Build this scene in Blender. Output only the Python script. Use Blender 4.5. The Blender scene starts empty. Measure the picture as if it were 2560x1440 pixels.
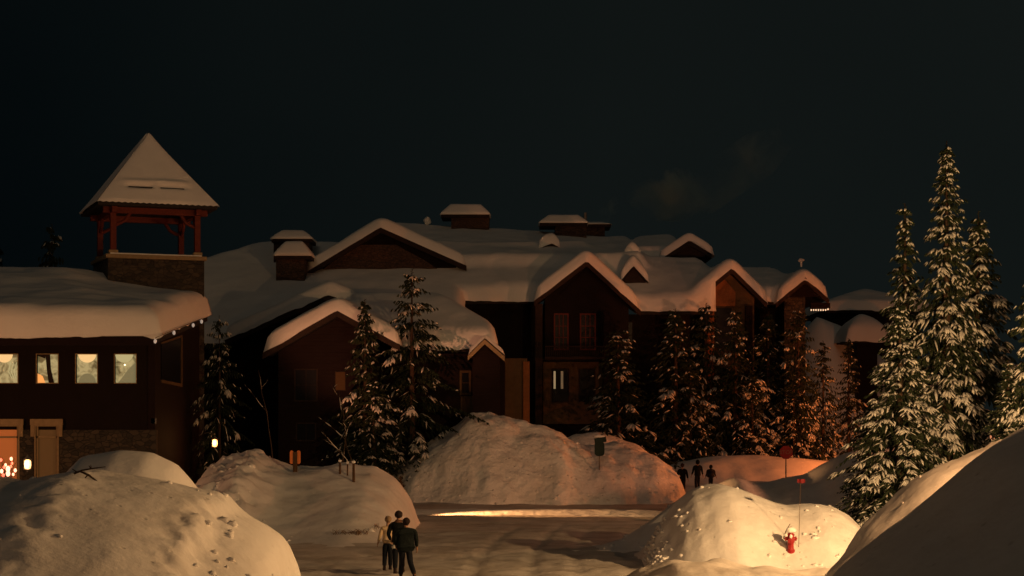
import bpy, bmesh, math, random
import numpy as np
from mathutils import Vector, Matrix

# ------------------------------------------------------------------ camera, world, light
SC = bpy.context.scene
COL = SC.collection
F, CH, HY = 4500.0, 4.7, 1035.0            # focal length in photo pixels, eye height, horizon row

def P(px, py, Y):
    return Vector(((px - 1280) * Y / F, Y, CH - (py - HY) * Y / F))
def PX(px, Y): return (px - 1280) * Y / F
def PZ(py, Y): return CH - (py - HY) * Y / F

cam = bpy.data.cameras.new('camera')
cam.sensor_width = 36.0
cam.lens = F / 2560 * 36.0
cam.shift_y = 315.0 / 2560
cam.clip_start = 0.5
cam.clip_end = 6000
camo = bpy.data.objects.new('camera', cam)
camo.location = (0, 0, CH)
camo.rotation_euler = (math.radians(90), 0, 0)
COL.objects.link(camo)
SC.camera = camo
SC.render.resolution_x, SC.render.resolution_y = 1024, 576
SC.view_settings.view_transform = 'Standard'
SC.view_settings.look = 'None'
SC.view_settings.exposure = 0.0
SC.view_settings.gamma = 1.0
SC.view_settings.use_curve_mapping = False

world = bpy.data.worlds.new('World')
SC.world = world
world.use_nodes = True
wn, wl = world.node_tree.nodes, world.node_tree.links
wn.clear()
w_out = wn.new('ShaderNodeOutputWorld')
w_bg = wn.new('ShaderNodeBackground')
w_tc = wn.new('ShaderNodeTexCoord')
w_nz = wn.new('ShaderNodeTexNoise'); w_nz.inputs['Scale'].default_value = 2.2; w_nz.inputs['Detail'].default_value = 3
w_mix = wn.new('ShaderNodeMix'); w_mix.data_type = 'RGBA'
w_mr = wn.new('ShaderNodeMapRange')
w_mr.inputs['From Min'].default_value = 0.35; w_mr.inputs['From Max'].default_value = 0.65
w_sep = wn.new('ShaderNodeSeparateXYZ')
w_mr2 = wn.new('ShaderNodeMapRange')       # the night glow of the village is stronger towards the lit side of the valley
w_mr2.inputs['From Min'].default_value = -0.30; w_mr2.inputs['From Max'].default_value = 0.05
w_mul = wn.new('ShaderNodeMath'); w_mul.operation = 'MULTIPLY_ADD'
w_mul.inputs[1].default_value = 0.75
w_m3 = wn.new('ShaderNodeMath'); w_m3.operation = 'MULTIPLY'; w_m3.inputs[1].default_value = 0.25
w_mix.inputs[6].default_value = (0.0006, 0.0018, 0.0024, 1)
w_mix.inputs[7].default_value = (0.0064, 0.0086, 0.0080, 1)
wl.new(w_tc.outputs['Generated'], w_nz.inputs['Vector'])
wl.new(w_nz.outputs[0], w_mr.inputs['Value'])
wl.new(w_tc.outputs['Generated'], w_sep.inputs[0])
wl.new(w_sep.outputs[0], w_mr2.inputs['Value'])
wl.new(w_mr2.outputs[0], w_mul.inputs[0])
wl.new(w_mr.outputs[0], w_m3.inputs[0])
wl.new(w_m3.outputs[0], w_mul.inputs[2])
wl.new(w_mul.outputs[0], w_mix.inputs[0])
wl.new(w_mix.outputs[2], w_bg.inputs['Color'])
wl.new(w_bg.outputs[0], w_out.inputs['Surface'])
w_bg.inputs['Strength'].default_value = 1.0

SUN_E, SUN_EL, SUN_AZ = 0.092, 31.0, -12.0     # dim night glow, from behind the camera
sun = bpy.data.lights.new('night_glow', 'SUN')
sun.energy = SUN_E; sun.color = (1.0, 0.71, 0.45); sun.angle = math.radians(25)
suno = bpy.data.objects.new('night_glow', sun)
_el, _az = math.radians(SUN_EL), math.radians(SUN_AZ)
_d = Vector((math.sin(_az) * math.cos(_el), -math.cos(_az) * math.cos(_el), math.sin(_el)))   # towards the light
suno.rotation_euler = _d.to_track_quat('Z', 'Y').to_euler()
suno.location = (0, -20, 40)
COL.objects.link(suno)

# unseen street lamps outside the frame or behind things, some added as fill light: x, y, head height, colour, power, label
LAMPS = [
    (12.4, 32.0, 7.0, (1.0, 0.48, 0.18), 3000, 'added unseen lamp behind the crest of the dark right snow slope', True),  # added to light the left pile and the right crest
    (17.0, 44.5, 6.2, (1.0, 0.56, 0.23), 12500, 'tall street lamp with warm light beyond the snow bank by the hydrant', True),
    (24.0, 101.0, 3.2, (1.0, 0.22, 0.045), 4600, 'orange street lamp hidden behind the snowy firs', True),
    (-25.0, 66.0, 5.5, (1.0, 0.40, 0.16), 1550, 'added unseen fill lamp left of the timber lodge', True),  # fill added for the lodge and its roof snow
    (24.5, 78.0, 4.8, (1.0, 0.34, 0.14), 5000, 'added unseen orange fill lamp behind the tall firs at the right', True),  # fill added for the snow fronts of the gables
]

# ------------------------------------------------------------------ materials
def new_mat(name):
    m = bpy.data.materials.new(name); m.use_nodes = True
    n, l = m.node_tree.nodes, m.node_tree.links
    return m, n, l, n['Principled BSDF']

def obj_coord(n, l, scale=(1, 1, 1), rot=(0, 0, 0)):
    tc = n.new('ShaderNodeTexCoord'); mp = n.new('ShaderNodeMapping')
    mp.inputs['Scale'].default_value = scale; mp.inputs['Rotation'].default_value = rot
    l.new(tc.outputs['Object'], mp.inputs['Vector'])
    return mp.outputs['Vector']

def noisy(name, c0, c1, scale=3.0, rough=0.8, bump=0.3, bscale=None, stretch=(1, 1, 1), detail=6, dist=0.05, metallic=0.0):
    m, n, l, b = new_mat(name)
    v = obj_coord(n, l, stretch)
    t = n.new('ShaderNodeTexNoise'); t.inputs['Scale'].default_value = scale; t.inputs['Detail'].default_value = detail
    l.new(v, t.inputs['Vector'])
    mx = n.new('ShaderNodeMix'); mx.data_type = 'RGBA'
    mr = n.new('ShaderNodeMapRange'); mr.inputs['From Min'].default_value = 0.3; mr.inputs['From Max'].default_value = 0.7
    l.new(t.outputs[0], mr.inputs['Value']); l.new(mr.outputs[0], mx.inputs[0])
    mx.inputs[6].default_value = (*c0, 1); mx.inputs[7].default_value = (*c1, 1)
    l.new(mx.outputs[2], b.inputs['Base Color'])
    b.inputs['Roughness'].default_value = rough; b.inputs['Specular IOR Level'].default_value = 0.15 if max(c0) < 0.2 else 0.4
    b.inputs['Metallic'].default_value = metallic
    if bump:
        t2 = n.new('ShaderNodeTexNoise'); t2.inputs['Scale'].default_value = bscale or scale * 3; t2.inputs['Detail'].default_value = 8
        l.new(v, t2.inputs['Vector'])
        bp = n.new('ShaderNodeBump'); bp.inputs['Strength'].default_value = bump; bp.inputs['Distance'].default_value = dist
        l.new(t2.outputs[0], bp.inputs['Height']); l.new(bp.outputs[0], b.inputs['Normal'])
    return m

def snow_mat(name, dirt=0.0, bump=0.5, bscale=2.5, pits=0.0, dist=0.12, c0=(0.80, 0.80, 0.79), c1=(0.36, 0.31, 0.25)):
    m, n, l, b = new_mat(name)
    v = obj_coord(n, l)
    b.inputs['Roughness'].default_value = 0.75
    b.inputs['Specular IOR Level'].default_value = 0.25
    t = n.new('ShaderNodeTexNoise'); t.inputs['Scale'].default_value = 0.6; t.inputs['Detail'].default_value = 8; t.inputs['Roughness'].default_value = 0.65
    l.new(v, t.inputs['Vector'])
    mr = n.new('ShaderNodeMapRange'); mr.inputs['From Min'].default_value = 0.42; mr.inputs['From Max'].default_value = 0.72
    l.new(t.outputs[0], mr.inputs['Value'])
    sc = n.new('ShaderNodeMath'); sc.operation = 'MULTIPLY'; sc.inputs[1].default_value = dirt
    l.new(mr.outputs[0], sc.inputs[0])
    mx = n.new('ShaderNodeMix'); mx.data_type = 'RGBA'
    mx.inputs[6].default_value = (*c0, 1); mx.inputs[7].default_value = (*c1, 1)
    l.new(sc.outputs[0], mx.inputs[0])
    col = mx.outputs[2]
    t1 = n.new('ShaderNodeTexNoise'); t1.inputs['Scale'].default_value = bscale; t1.inputs['Detail'].default_value = 9; t1.inputs['Roughness'].default_value = 0.55
    l.new(v, t1.inputs['Vector'])
    hgt = t1.outputs[0]
    if pits:
        # small pits, coloured dark and sunk into the ploughed snow
        vo = n.new('ShaderNodeTexVoronoi'); vo.inputs['Scale'].default_value = 2.3
        l.new(v, vo.inputs['Vector'])
        lt = n.new('ShaderNodeMapRange'); lt.inputs['From Min'].default_value = 0.05; lt.inputs['From Max'].default_value = 0.14
        lt.inputs['To Min'].default_value = pits; lt.inputs['To Max'].default_value = 0.0
        l.new(vo.outputs['Distance'], lt.inputs['Value'])
        m2 = n.new('ShaderNodeMix'); m2.data_type = 'RGBA'; m2.inputs[7].default_value = (0.22, 0.17, 0.12, 1)
        l.new(lt.outputs[0], m2.inputs[0]); l.new(col, m2.inputs[6]); col = m2.outputs[2]
        ad = n.new('ShaderNodeMath'); ad.operation = 'SUBTRACT'
        l.new(hgt, ad.inputs[0]); l.new(lt.outputs[0], ad.inputs[1]); hgt = ad.outputs[0]
    l.new(col, b.inputs['Base Color'])
    bp = n.new('ShaderNodeBump'); bp.inputs['Strength'].default_value = bump; bp.inputs['Distance'].default_value = dist
    l.new(hgt, bp.inputs['Height']); l.new(bp.outputs[0], b.inputs['Normal'])
    return m

def boards(name, c0, c1, scale=4.0, axis='X', rough=0.8, bump=0.6):
    m, n, l, b = new_mat(name)
    v = obj_coord(n, l)
    w = n.new('ShaderNodeTexWave'); w.wave_type = 'BANDS'; w.bands_direction = axis
    w.inputs['Scale'].default_value = scale; w.inputs['Distortion'].default_value = 0.15; w.wave_profile = 'SAW'
    l.new(v, w.inputs['Vector'])
    t = n.new('ShaderNodeTexNoise'); t.inputs['Scale'].default_value = 1.5; t.inputs['Detail'].default_value = 8
    l.new(v, t.inputs['Vector'])
    mx = n.new('ShaderNodeMix'); mx.data_type = 'RGBA'
    mx.inputs[6].default_value = (*c0, 1); mx.inputs[7].default_value = (*c1, 1)
    l.new(t.outputs[0], mx.inputs[0]); l.new(mx.outputs[2], b.inputs['Base Color'])
    b.inputs['Roughness'].default_value = rough; b.inputs['Specular IOR Level'].default_value = 0.12
    bp = n.new('ShaderNodeBump'); bp.inputs['Strength'].default_value = bump; bp.inputs['Distance'].default_value = 0.04
    l.new(w.outputs[1], bp.inputs['Height']); l.new(bp.outputs[0], b.inputs['Normal'])
    return m

def stone_mat(name, scale=2.4, c=((0.02, 0.017, 0.013), (0.10, 0.075, 0.05))):
    m, n, l, b = new_mat(name)
    v = obj_coord(n, l, (1, 1, 1.6))
    vo = n.new('ShaderNodeTexVoronoi'); vo.inputs['Scale'].default_value = scale
    l.new(v, vo.inputs['Vector'])
    sp = n.new('ShaderNodeSeparateColor'); l.new(vo.outputs['Color'], sp.inputs[0])
    mx = n.new('ShaderNodeMix'); mx.data_type = 'RGBA'
    mx.inputs[6].default_value = (*c[0], 1); mx.inputs[7].default_value = (*c[1], 1)
    l.new(sp.outputs[0], mx.inputs[0])
    ve = n.new('ShaderNodeTexVoronoi'); ve.feature = 'DISTANCE_TO_EDGE'; ve.inputs['Scale'].default_value = scale
    l.new(v, ve.inputs['Vector'])
    mr = n.new('ShaderNodeMapRange'); mr.inputs['From Max'].default_value = 0.06
    l.new(ve.outputs['Distance'], mr.inputs['Value'])
    m2 = n.new('ShaderNodeMix'); m2.data_type = 'RGBA'; m2.inputs[6].default_value = (0.02, 0.017, 0.015, 1)
    l.new(mr.outputs[0], m2.inputs[0]); l.new(mx.outputs[2], m2.inputs[7])
    l.new(m2.outputs[2], b.inputs['Base Color'])
    b.inputs['Roughness'].default_value = 0.9
    bp = n.new('ShaderNodeBump'); bp.inputs['Strength'].default_value = 0.8; bp.inputs['Distance'].default_value = 0.06
    l.new(mr.outputs[0], bp.inputs['Height']); l.new(bp.outputs[0], b.inputs['Normal'])
    return m

def emit(name, col, strength, base=(0.5, 0.45, 0.4)):
    m, n, l, b = new_mat(name)
    b.inputs['Base Color'].default_value = (*base, 1)
    b.inputs['Emission Color'].default_value = (*col, 1)
    b.inputs['Emission Strength'].default_value = strength
    b.inputs['Roughness'].default_value = 0.85; b.inputs['Specular IOR Level'].default_value = 0.05
    return m

def glass_dark(name, c=(0.003, 0.004, 0.007), rough=0.35):
    m, n, l, b = new_mat(name)
    t = n.new('ShaderNodeTexNoise'); t.inputs['Scale'].default_value = 0.8
    v = obj_coord(n, l); l.new(v, t.inputs['Vector'])
    mx = n.new('ShaderNodeMix'); mx.data_type = 'RGBA'
    mx.inputs[6].default_value = (*c, 1); mx.inputs[7].default_value = (c[0] * 1.6, c[1] * 1.6, c[2] * 1.6, 1)
    l.new(t.outputs[0], mx.inputs[0]); l.new(mx.outputs[2], b.inputs['Base Color'])
    b.inputs['Roughness'].default_value = rough; b.inputs['Specular IOR Level'].default_value = 0.12
    return m

M = {
    'snow': snow_mat('fresh_snow', 0.0, 0.25, 1.2, 0, 0.15),
    'snow_roof': snow_mat('roof_snow', 0.10, 0.22, 0.9, 0, 0.2),
    'snow_pile': snow_mat('ploughed_snow', 0.30, 0.38, 2.6, 0.28, 0.10),
    'snow_far': snow_mat('piled_snow', 0.38, 0.8, 1.3, 0.25, 0.35),
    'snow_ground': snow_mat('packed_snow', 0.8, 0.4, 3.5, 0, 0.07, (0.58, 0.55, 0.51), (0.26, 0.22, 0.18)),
    'snow_tree': snow_mat('branch_snow', 0.6, 0.3, 6.0, 0, 0.05, (0.60, 0.60, 0.57), (0.34, 0.34, 0.31)),
    'needles': noisy('fir_needles', (0.012, 0.022, 0.012), (0.035, 0.045, 0.022), 4, 0.85, 0.3),
    'bark': noisy('bark', (0.03, 0.02, 0.014), (0.07, 0.045, 0.03), 9, 0.9, 0.6, stretch=(1, 1, 0.2)),
    'timber': boards('brown_timber', (0.007, 0.0042, 0.0036), (0.013, 0.0078, 0.0062), 2.2, 'X'),
    'siding': boards('maroon_siding', (0.009, 0.0045, 0.0045), (0.015, 0.0078, 0.007), 1.6, 'Z'),
    'stucco': noisy('tan_stucco', (0.075, 0.048, 0.025), (0.10, 0.064, 0.034), 4, 0.9, 0.2),
    'fascia': noisy('dark_fascia', (0.018, 0.012, 0.012), (0.032, 0.020, 0.016), 6, 0.8, 0.3),
    'red_beam': noisy('red_beam', (0.09, 0.02, 0.014), (0.13, 0.03, 0.02), 8, 0.7, 0.3),
    'trim': noisy('tan_trim', (0.22, 0.155, 0.08), (0.28, 0.20, 0.11), 6, 0.7, 0.2),
    'orange_trim': noisy('rust_trim', (0.16, 0.06, 0.02), (0.21, 0.085, 0.03), 6, 0.7, 0.2),
    'stone': stone_mat('field_stone', 3.4, ((0.02, 0.017, 0.014), (0.06, 0.045, 0.032))),
    'stone_brown': stone_mat('chimney_stone', 4.0, ((0.05, 0.026, 0.017), (0.075, 0.038, 0.024))),
    'shingle': noisy('dark_shingles', (0.02, 0.018, 0.018), (0.035, 0.03, 0.03), 8, 0.9, 0.4),
    'glass': glass_dark('night_glass'),
    'metal': noisy('grey_metal', (0.12, 0.12, 0.12), (0.2, 0.2, 0.19), 10, 0.5, 0.1, metallic=0.6),
    'red_paint': noisy('red_paint', (0.26, 0.008, 0.010), (0.33, 0.012, 0.014), 12, 0.4, 0.1),
    'sign_red': noisy('sign_red', (0.10, 0.006, 0.008), (0.14, 0.008, 0.010), 5, 0.5, 0.05),
    'white_paint': noisy('white_paint', (0.55, 0.53, 0.5), (0.65, 0.63, 0.6), 5, 0.6, 0.05),
    'sign_green': noisy('sign_green', (0.004, 0.014, 0.012), (0.007, 0.02, 0.017), 5, 0.5, 0.05),
    'orange_paint': noisy('orange_paint', (0.62, 0.17, 0.04), (0.72, 0.22, 0.06), 5, 0.5, 0.1),
    'wood_post': noisy('wood_post', (0.06, 0.035, 0.02), (0.11, 0.06, 0.03), 12, 0.9, 0.4, stretch=(1, 1, 0.2)),
    'twig': noisy('twig', (0.04, 0.03, 0.022), (0.08, 0.06, 0.04), 10, 0.9, 0.2),
    'grass': noisy('dry_grass', (0.10, 0.06, 0.03), (0.17, 0.10, 0.05), 10, 0.9, 0.1),
}

# ------------------------------------------------------------------ mesh helpers
class MB:
    def __init__(s): s.v = []; s.f = []
    def add(s, vs, fs):
        o = len(s.v); s.v.extend([tuple(v) for v in vs]); s.f.extend([tuple(i + o for i in f) for f in fs])
    def box(s, x0, x1, y0, y1, z0, z1, rot=None, piv=None):
        vs = [Vector((x, y, z)) for z in (z0, z1) for y in (y0, y1) for x in (x0, x1)]
        if rot is not None:
            R = Matrix.Rotation(rot, 3, 'Z'); pv = Vector(piv) if piv else Vector(((x0 + x1) / 2, (y0 + y1) / 2, 0))
            vs = [R @ (v - pv) + pv for v in vs]
        s.add(vs, [(0, 2, 3, 1), (4, 5, 7, 6), (0, 1, 5, 4), (2, 6, 7, 3), (0, 4, 6, 2), (1, 3, 7, 5)])
    def prism(s, poly, a0, a1, axis='Y'):
        n = len(poly)
        if axis == 'Y': vs = [(u, a, w) for a in (a0, a1) for u, w in poly]
        elif axis == 'X': vs = [(a, u, w) for a in (a0, a1) for u, w in poly]
        else: vs = [(u, w, a) for a in (a0, a1) for u, w in poly]
        fs = [tuple(range(n))[::-1], tuple(range(n, 2 * n))]
        fs += [(i, (i + 1) % n, (i + 1) % n + n, i + n) for i in range(n)]
        s.add(vs, fs)
    def tube(s, pts, rad, n=8, cap=True):
        pts = [Vector(p) for p in pts]
        if not hasattr(rad, '__len__'): rad = [rad] * len(pts)
        vs, fs = [], []
        up = Vector((0.13, 0.21, 0.97))
        for i, p in enumerate(pts):
            d = (pts[min(i + 1, len(pts) - 1)] - pts[max(i - 1, 0)]).normalized()
            a = d.cross(up)
            if a.length < 1e-3: a = d.cross(Vector((1, 0, 0)))
            a.normalize(); b = d.cross(a)
            for k in range(n):
                t = 2 * math.pi * k / n
                vs.append(p + (a * math.cos(t) + b * math.sin(t)) * rad[i])
        for i in range(len(pts) - 1):
            for k in range(n):
                fs.append((i * n + k, i * n + (k + 1) % n, (i + 1) * n + (k + 1) % n, (i + 1) * n + k))
        if cap: fs += [tuple(range(n))[::-1], tuple(range(len(vs) - n, len(vs)))]
        s.add(vs, fs)
    def lathe(s, prof, c, n=16, axis='Z'):
        vs, fs = [], []
        for r, z in prof:
            for k in range(n):
                t = 2 * math.pi * k / n
                if axis == 'Z': vs.append((c[0] + r * math.cos(t), c[1] + r * math.sin(t), c[2] + z))
                elif axis == 'Y': vs.append((c[0] + r * math.cos(t), c[1] + z, c[2] + r * math.sin(t)))
                else: vs.append((c[0] + z, c[1] + r * math.cos(t), c[2] + r * math.sin(t)))
        for i in range(len(prof) - 1):
            for k in range(n): fs.append((i * n + k, i * n + (k + 1) % n, (i + 1) * n + (k + 1) % n, (i + 1) * n + k))
        fs += [tuple(range(n))[::-1], tuple(range(len(vs) - n, len(vs)))]
        s.add(vs, fs)
    def blob(s, c, r, seed=0, nz=0.15, n=12, m=8):
        rnd = random.Random(seed)
        ph = [rnd.uniform(0, 6.28) for _ in range(6)]
        vs, fs = [], []
        for i in range(m + 1):
            th = math.pi * i / m
            for k in range(n):
                t = 2 * math.pi * k / n
                q = 1 + nz * (math.sin(3 * t + ph[0] + th * 2) * 0.5 + math.sin(2 * t + ph[1]) * 0.5 + math.sin(4 * th + ph[2] + t) * 0.6)
                vs.append((c[0] + r[0] * q * math.sin(th) * math.cos(t), c[1] + r[1] * q * math.sin(th) * math.sin(t), c[2] + r[2] * q * math.cos(th)))
        for i in range(m):
            for k in range(n): fs.append((i * n + k, (i + 1) * n + k, (i + 1) * n + (k + 1) % n, i * n + (k + 1) % n))
        s.add(vs, fs)

def base_of(o):
    b = Vector((0, 0, 0))
    while o is not None: b += o.location; o = o.parent
    return b

def obj(name, mb, mat, parent=None, smooth=False, label=None, loc=None, bevel=0):
    me = bpy.data.meshes.new(name)
    off = base_of(parent) if parent is not None else (Vector(loc) if loc is not None else Vector((0, 0, 0)))
    me.from_pydata([(v[0] - off[0], v[1] - off[1], v[2] - off[2]) for v in mb.v], [], mb.f)
    bm = bmesh.new(); bm.from_mesh(me)
    bmesh.ops.remove_doubles(bm, verts=bm.verts, dist=1e-5)
    loose = [v for v in bm.verts if not v.link_faces]
    if loose: bmesh.ops.delete(bm, geom=loose, context='VERTS')
    if len(bm.faces) < 20000: bmesh.ops.recalc_face_normals(bm, faces=bm.faces)
    if bevel:
        bmesh.ops.bevel(bm, geom=[e for e in bm.edges], offset=bevel, segments=2, affect='EDGES', clamp_overlap=True)
    bm.to_mesh(me); bm.free()
    me.materials.append(mat)
    if smooth: me.shade_smooth()
    o = bpy.data.objects.new(name, me)
    COL.objects.link(o)
    if parent is not None: o.parent = parent
    elif loc is not None: o.location = loc
    if label: o['label'] = label
    return o

def tag(o, label=None, cat=None, group=None, kind=None):
    if label: o['label'] = label
    if cat: o['category'] = cat
    if group: o['group'] = group
    if kind: o['kind'] = kind
    return o

def thing(name, label, cat, loc, group=None):
    o = bpy.data.objects.new(name, None); COL.objects.link(o)
    o.location = loc; o.empty_display_size = 0.5
    return tag(o, label, cat, group)

def copy_tree(o, parent=None):
    c = o.copy(); COL.objects.link(c)
    if parent is not None: c.parent = parent
    for ch in [x for x in bpy.data.objects if x.parent == o]: copy_tree(ch, c)
    return c

# numpy value noise
def _h(ix, iy, seed):
    n = (ix.astype(np.int64) * 374761393 + iy.astype(np.int64) * 668265263 + seed * 1442695041) & 0x7fffffff
    n = ((n ^ (n >> 13)) * 1274126177) & 0x7fffffff
    n = n ^ (n >> 16)
    return (n & 0xffff) / 65535.0
def vnoise(x, y, seed=0):
    xi, yi = np.floor(x), np.floor(y); fx, fy = x - xi, y - yi
    fx = fx * fx * (3 - 2 * fx); fy = fy * fy * (3 - 2 * fy)
    a = _h(xi, yi, seed); b = _h(xi + 1, yi, seed); c = _h(xi, yi + 1, seed); d = _h(xi + 1, yi + 1, seed)
    return (a * (1 - fx) + b * fx) * (1 - fy) + (c * (1 - fx) + d * fx) * fy - 0.5
def fbm(x, y, seed=0, oct=5, gain=0.5):
    r = 0; a = 1.0
    for i in range(oct):
        r = r + a * vnoise(x * 2 ** i + 17.3 * i, y * 2 ** i - 9.1 * i, seed + i); a *= gain
    return r
def grid_mesh(X, Y, Z, mask=None):
    ny, nx = X.shape
    mb = MB()
    mb.v = list(zip(X.ravel().tolist(), Y.ravel().tolist(), Z.ravel().tolist()))
    for j in range(ny - 1):
        for i in range(nx - 1):
            if mask is not None and not mask[j, i]: continue
            a = j * nx + i
            mb.f.append((a, a + 1, a + nx + 1, a + nx))
    return mb

# ------------------------------------------------------------------ ground
def build_ground():
    # fine sheet where the camera sees the road, growing coarser to the horizon
    def axis(lo, hi, step, far, n):
        a = np.arange(lo, hi + 1e-6, step)
        g = step * 1.35 ** np.arange(1, n)
        up = hi + np.cumsum(g); dn = lo - np.cumsum(g)
        return np.concatenate([dn[::-1], a, up])
    xs = axis(-16, 16, 0.2, 0, 29); ys = axis(44, 112, 0.25, 0, 29)
    X, Y = np.meshgrid(xs, ys)
    near = np.clip((130 - np.abs(Y - 80)) / 60, 0, 1) * np.clip((60 - np.abs(X)) / 30, 0, 1)
    Z = near * (0.16 * fbm(X * 0.12, Y * 0.12, 3, 3) + 0.06 * fbm(X * 0.5, Y * 0.9, 5, 4))
    # trodden, rutted strip near the bottom of the picture
    Z += near * 0.07 * fbm(X * 0.22, Y * 1.7, 15, 4)
    rut = np.clip(1 - np.abs(Y - 52) / 5, 0, 1)
    Z += rut * 0.16 * fbm(X * 0.9, Y * 2.2, 11, 4)
    # tyre tracks sweeping from the cross street towards the viewer, and footprints
    for off, a in ((0, .07), (1.7, .07), (3.1, .05), (4.8, .05)):
        xc = -1.2 + off + 0.0022 * (Y - 50) ** 2
        Z -= a * np.exp(-((X - xc) / 0.16) ** 2) * np.clip((80 - Y) / 10, 0, 1)
    rf = np.random.RandomState(4)
    for k in range(420):
        fx, fy = rf.uniform(-8, 4), rf.uniform(46, 66)
        i0, i1 = np.searchsorted(xs, fx - .6), np.searchsorted(xs, fx + .6); j0, j1 = np.searchsorted(ys, fy - .8), np.searchsorted(ys, fy + .8)
        Z[j0:j1, i0:i1] -= .05 * np.exp(-((X[j0:j1, i0:i1] - fx) / .14) ** 2 - ((Y[j0:j1, i0:i1] - fy) / .22) ** 2)
    # wheel ruts running along the cross street
    for yc, a in ((84.5, .05), (86.6, .05), (88.6, .04)):
        Z -= a * np.exp(-((Y - yc - 0.5 * np.sin(X * .13)) / 0.35) ** 2)
    o = obj('ground', grid_mesh(X, Y, Z), M['snow_ground'], smooth=True)
    tag(o, kind='structure')
build_ground()

# ------------------------------------------------------------------ snow piles
def mound(name, label, crest, Yc, front, back, step=0.15, rough=0.15, rs=0.6, mat='snow_pile', seed=1, pf=1.6, pb=1.6,
          lumps=None, skew=0.0, minw=0.3, extra=None, group=None, chunks=0, chw=None):
    xm = PX((crest[0][0] + crest[-1][0]) / 2, Yc)
    cx, cz = [], []
    for p in crest:                                    # the crest may run obliquely (skew)
        a = (p[0] - 1280) / F; xq = a * (Yc - skew * xm) / (1 - a * skew); cx.append(xq); cz.append(PZ(p[1], Yc + skew * (xq - xm)))
    cx, cz = np.array(cx), np.array(cz)
    x0, x1 = cx[0], cx[-1]
    xs = np.arange(x0 - 0.3, x1 + 0.3 + step, step); sw = abs(skew) * (x1 - x0) * .6; ys = np.arange(Yc - front * 1.15 - sw, Yc + back * 1.1 + sw, step)
    X, Y = np.meshgrid(xs, ys)
    # smooth crest curve
    fine = np.linspace(x0 - 0.3, x1 + 0.3, 400); cf = np.interp(fine, cx, cz, left=-0.4, right=-0.4)
    k = max(3, int(0.5 / (fine[1] - fine[0]))); k = min(k, 15)
    ker = np.hanning(k + 2)[1:-1]; ker /= ker.sum()
    pad = np.pad(cf, k // 2, mode='edge'); cf = np.convolve(pad, ker, mode='valid')[:len(fine)]
    C = np.interp(X, fine, cf)
    zm = cz.max()
    wsc = np.clip(np.sqrt(np.clip(C, 0, None) / zm), minw, 1)
    wob = 1 + 0.18 * fbm(X * 0.35 + seed, Y * 0.02, seed, 3)
    yc = Yc + skew * (X - xm)
    tf = np.clip((yc - Y) / (front * wsc * wob), 0, 1); tb = np.clip((Y - yc) / (back * wsc), 0, 1)
    sf = (0.5 + 0.5 * np.cos(math.pi * tf)) ** (1 / pf); sb = (0.5 + 0.5 * np.cos(math.pi * tb)) ** (1 / pb)
    S = np.where(Y < yc, sf, sb)
    Z = C * S
    amp = np.clip(Z, 0, 1) * rough
    Z = Z + amp * (1.2 * fbm(X * rs, Y * rs, seed + 3, 6, 0.52))
    if lumps:
        for (px, r, a) in lumps:                     # rough ploughed blocks around a place on the crest
            cxl = PX(px, Yc)
            w = np.exp(-((X - cxl) / r) ** 2) * np.clip(Z, 0, 1)
            n1 = np.abs(fbm(X * 1.3, Y * 1.3, seed + 9, 4, 0.6)); Z = Z + w * a * (0.45 - n1 * 1.6)
    if extra is not None: Z = extra(X, Y, Z)
    Z = np.where((S <= 0.001) | (C <= -0.3), -0.35, Z)
    Z = np.maximum(Z, -0.35)
    keep = (Z[:-1, :-1] > -0.34) | (Z[1:, :-1] > -0.34) | (Z[:-1, 1:] > -0.34) | (Z[1:, 1:] > -0.34)
    mb = grid_mesh(X, Y, Z, keep)
    rc = np.random.RandomState(seed + 100)
    ii = np.argwhere((Z > 0.02) & (Y < yc + 0.5))
    if chunks and len(ii):
        # broken lumps of ploughed snow lying on the slope, mostly near its foot and its torn parts
        zz = Z[ii[:, 0], ii[:, 1]]; w = 0.15 + np.exp(-zz / 0.35)
        if chw: w = w * 0.4 + 2.2 * np.exp(-((1280 + F * X[ii[:, 0], ii[:, 1]] / Y[ii[:, 0], ii[:, 1]] - chw[0]) / chw[1]) ** 2)
        for k in rc.choice(len(ii), chunks, p=w / w.sum()):
            j, i = ii[k]; r = rc.uniform(.03, .075) * (1.6 if rc.rand() < .08 else 1)
            mb.blob((X[j, i], Y[j, i], Z[j, i] - r * .15), (r * rc.uniform(.8, 1.7), r * rc.uniform(.8, 1.3), r * .8), int(rc.randint(1e6)), .35, 7, 5)
    cx0 = (x0 + x1) / 2
    o = obj(name, mb, M[mat], smooth=True, loc=(cx0, Yc, 0))
    tag(o, label, 'snow pile', group)
    return o, (X, Y, Z)

def place_on(arr, px, py):
    """where the surface of a pile shows at this place in the photograph"""
    X, Y, Z = arr
    sx = 1280 + F * X / Y; sy = HY + (CH - Z) * F / Y
    d = (sx - px) ** 2 + (sy - py) ** 2 + np.where(Z < 0, 1e4, 0)
    best = d.min(); c = np.where(d < best + 70, Y, 1e9)
    k = np.unravel_index(c.argmin(), c.shape)
    return Vector((float(X[k]), float(Y[k]), float(Z[k])))

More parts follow.
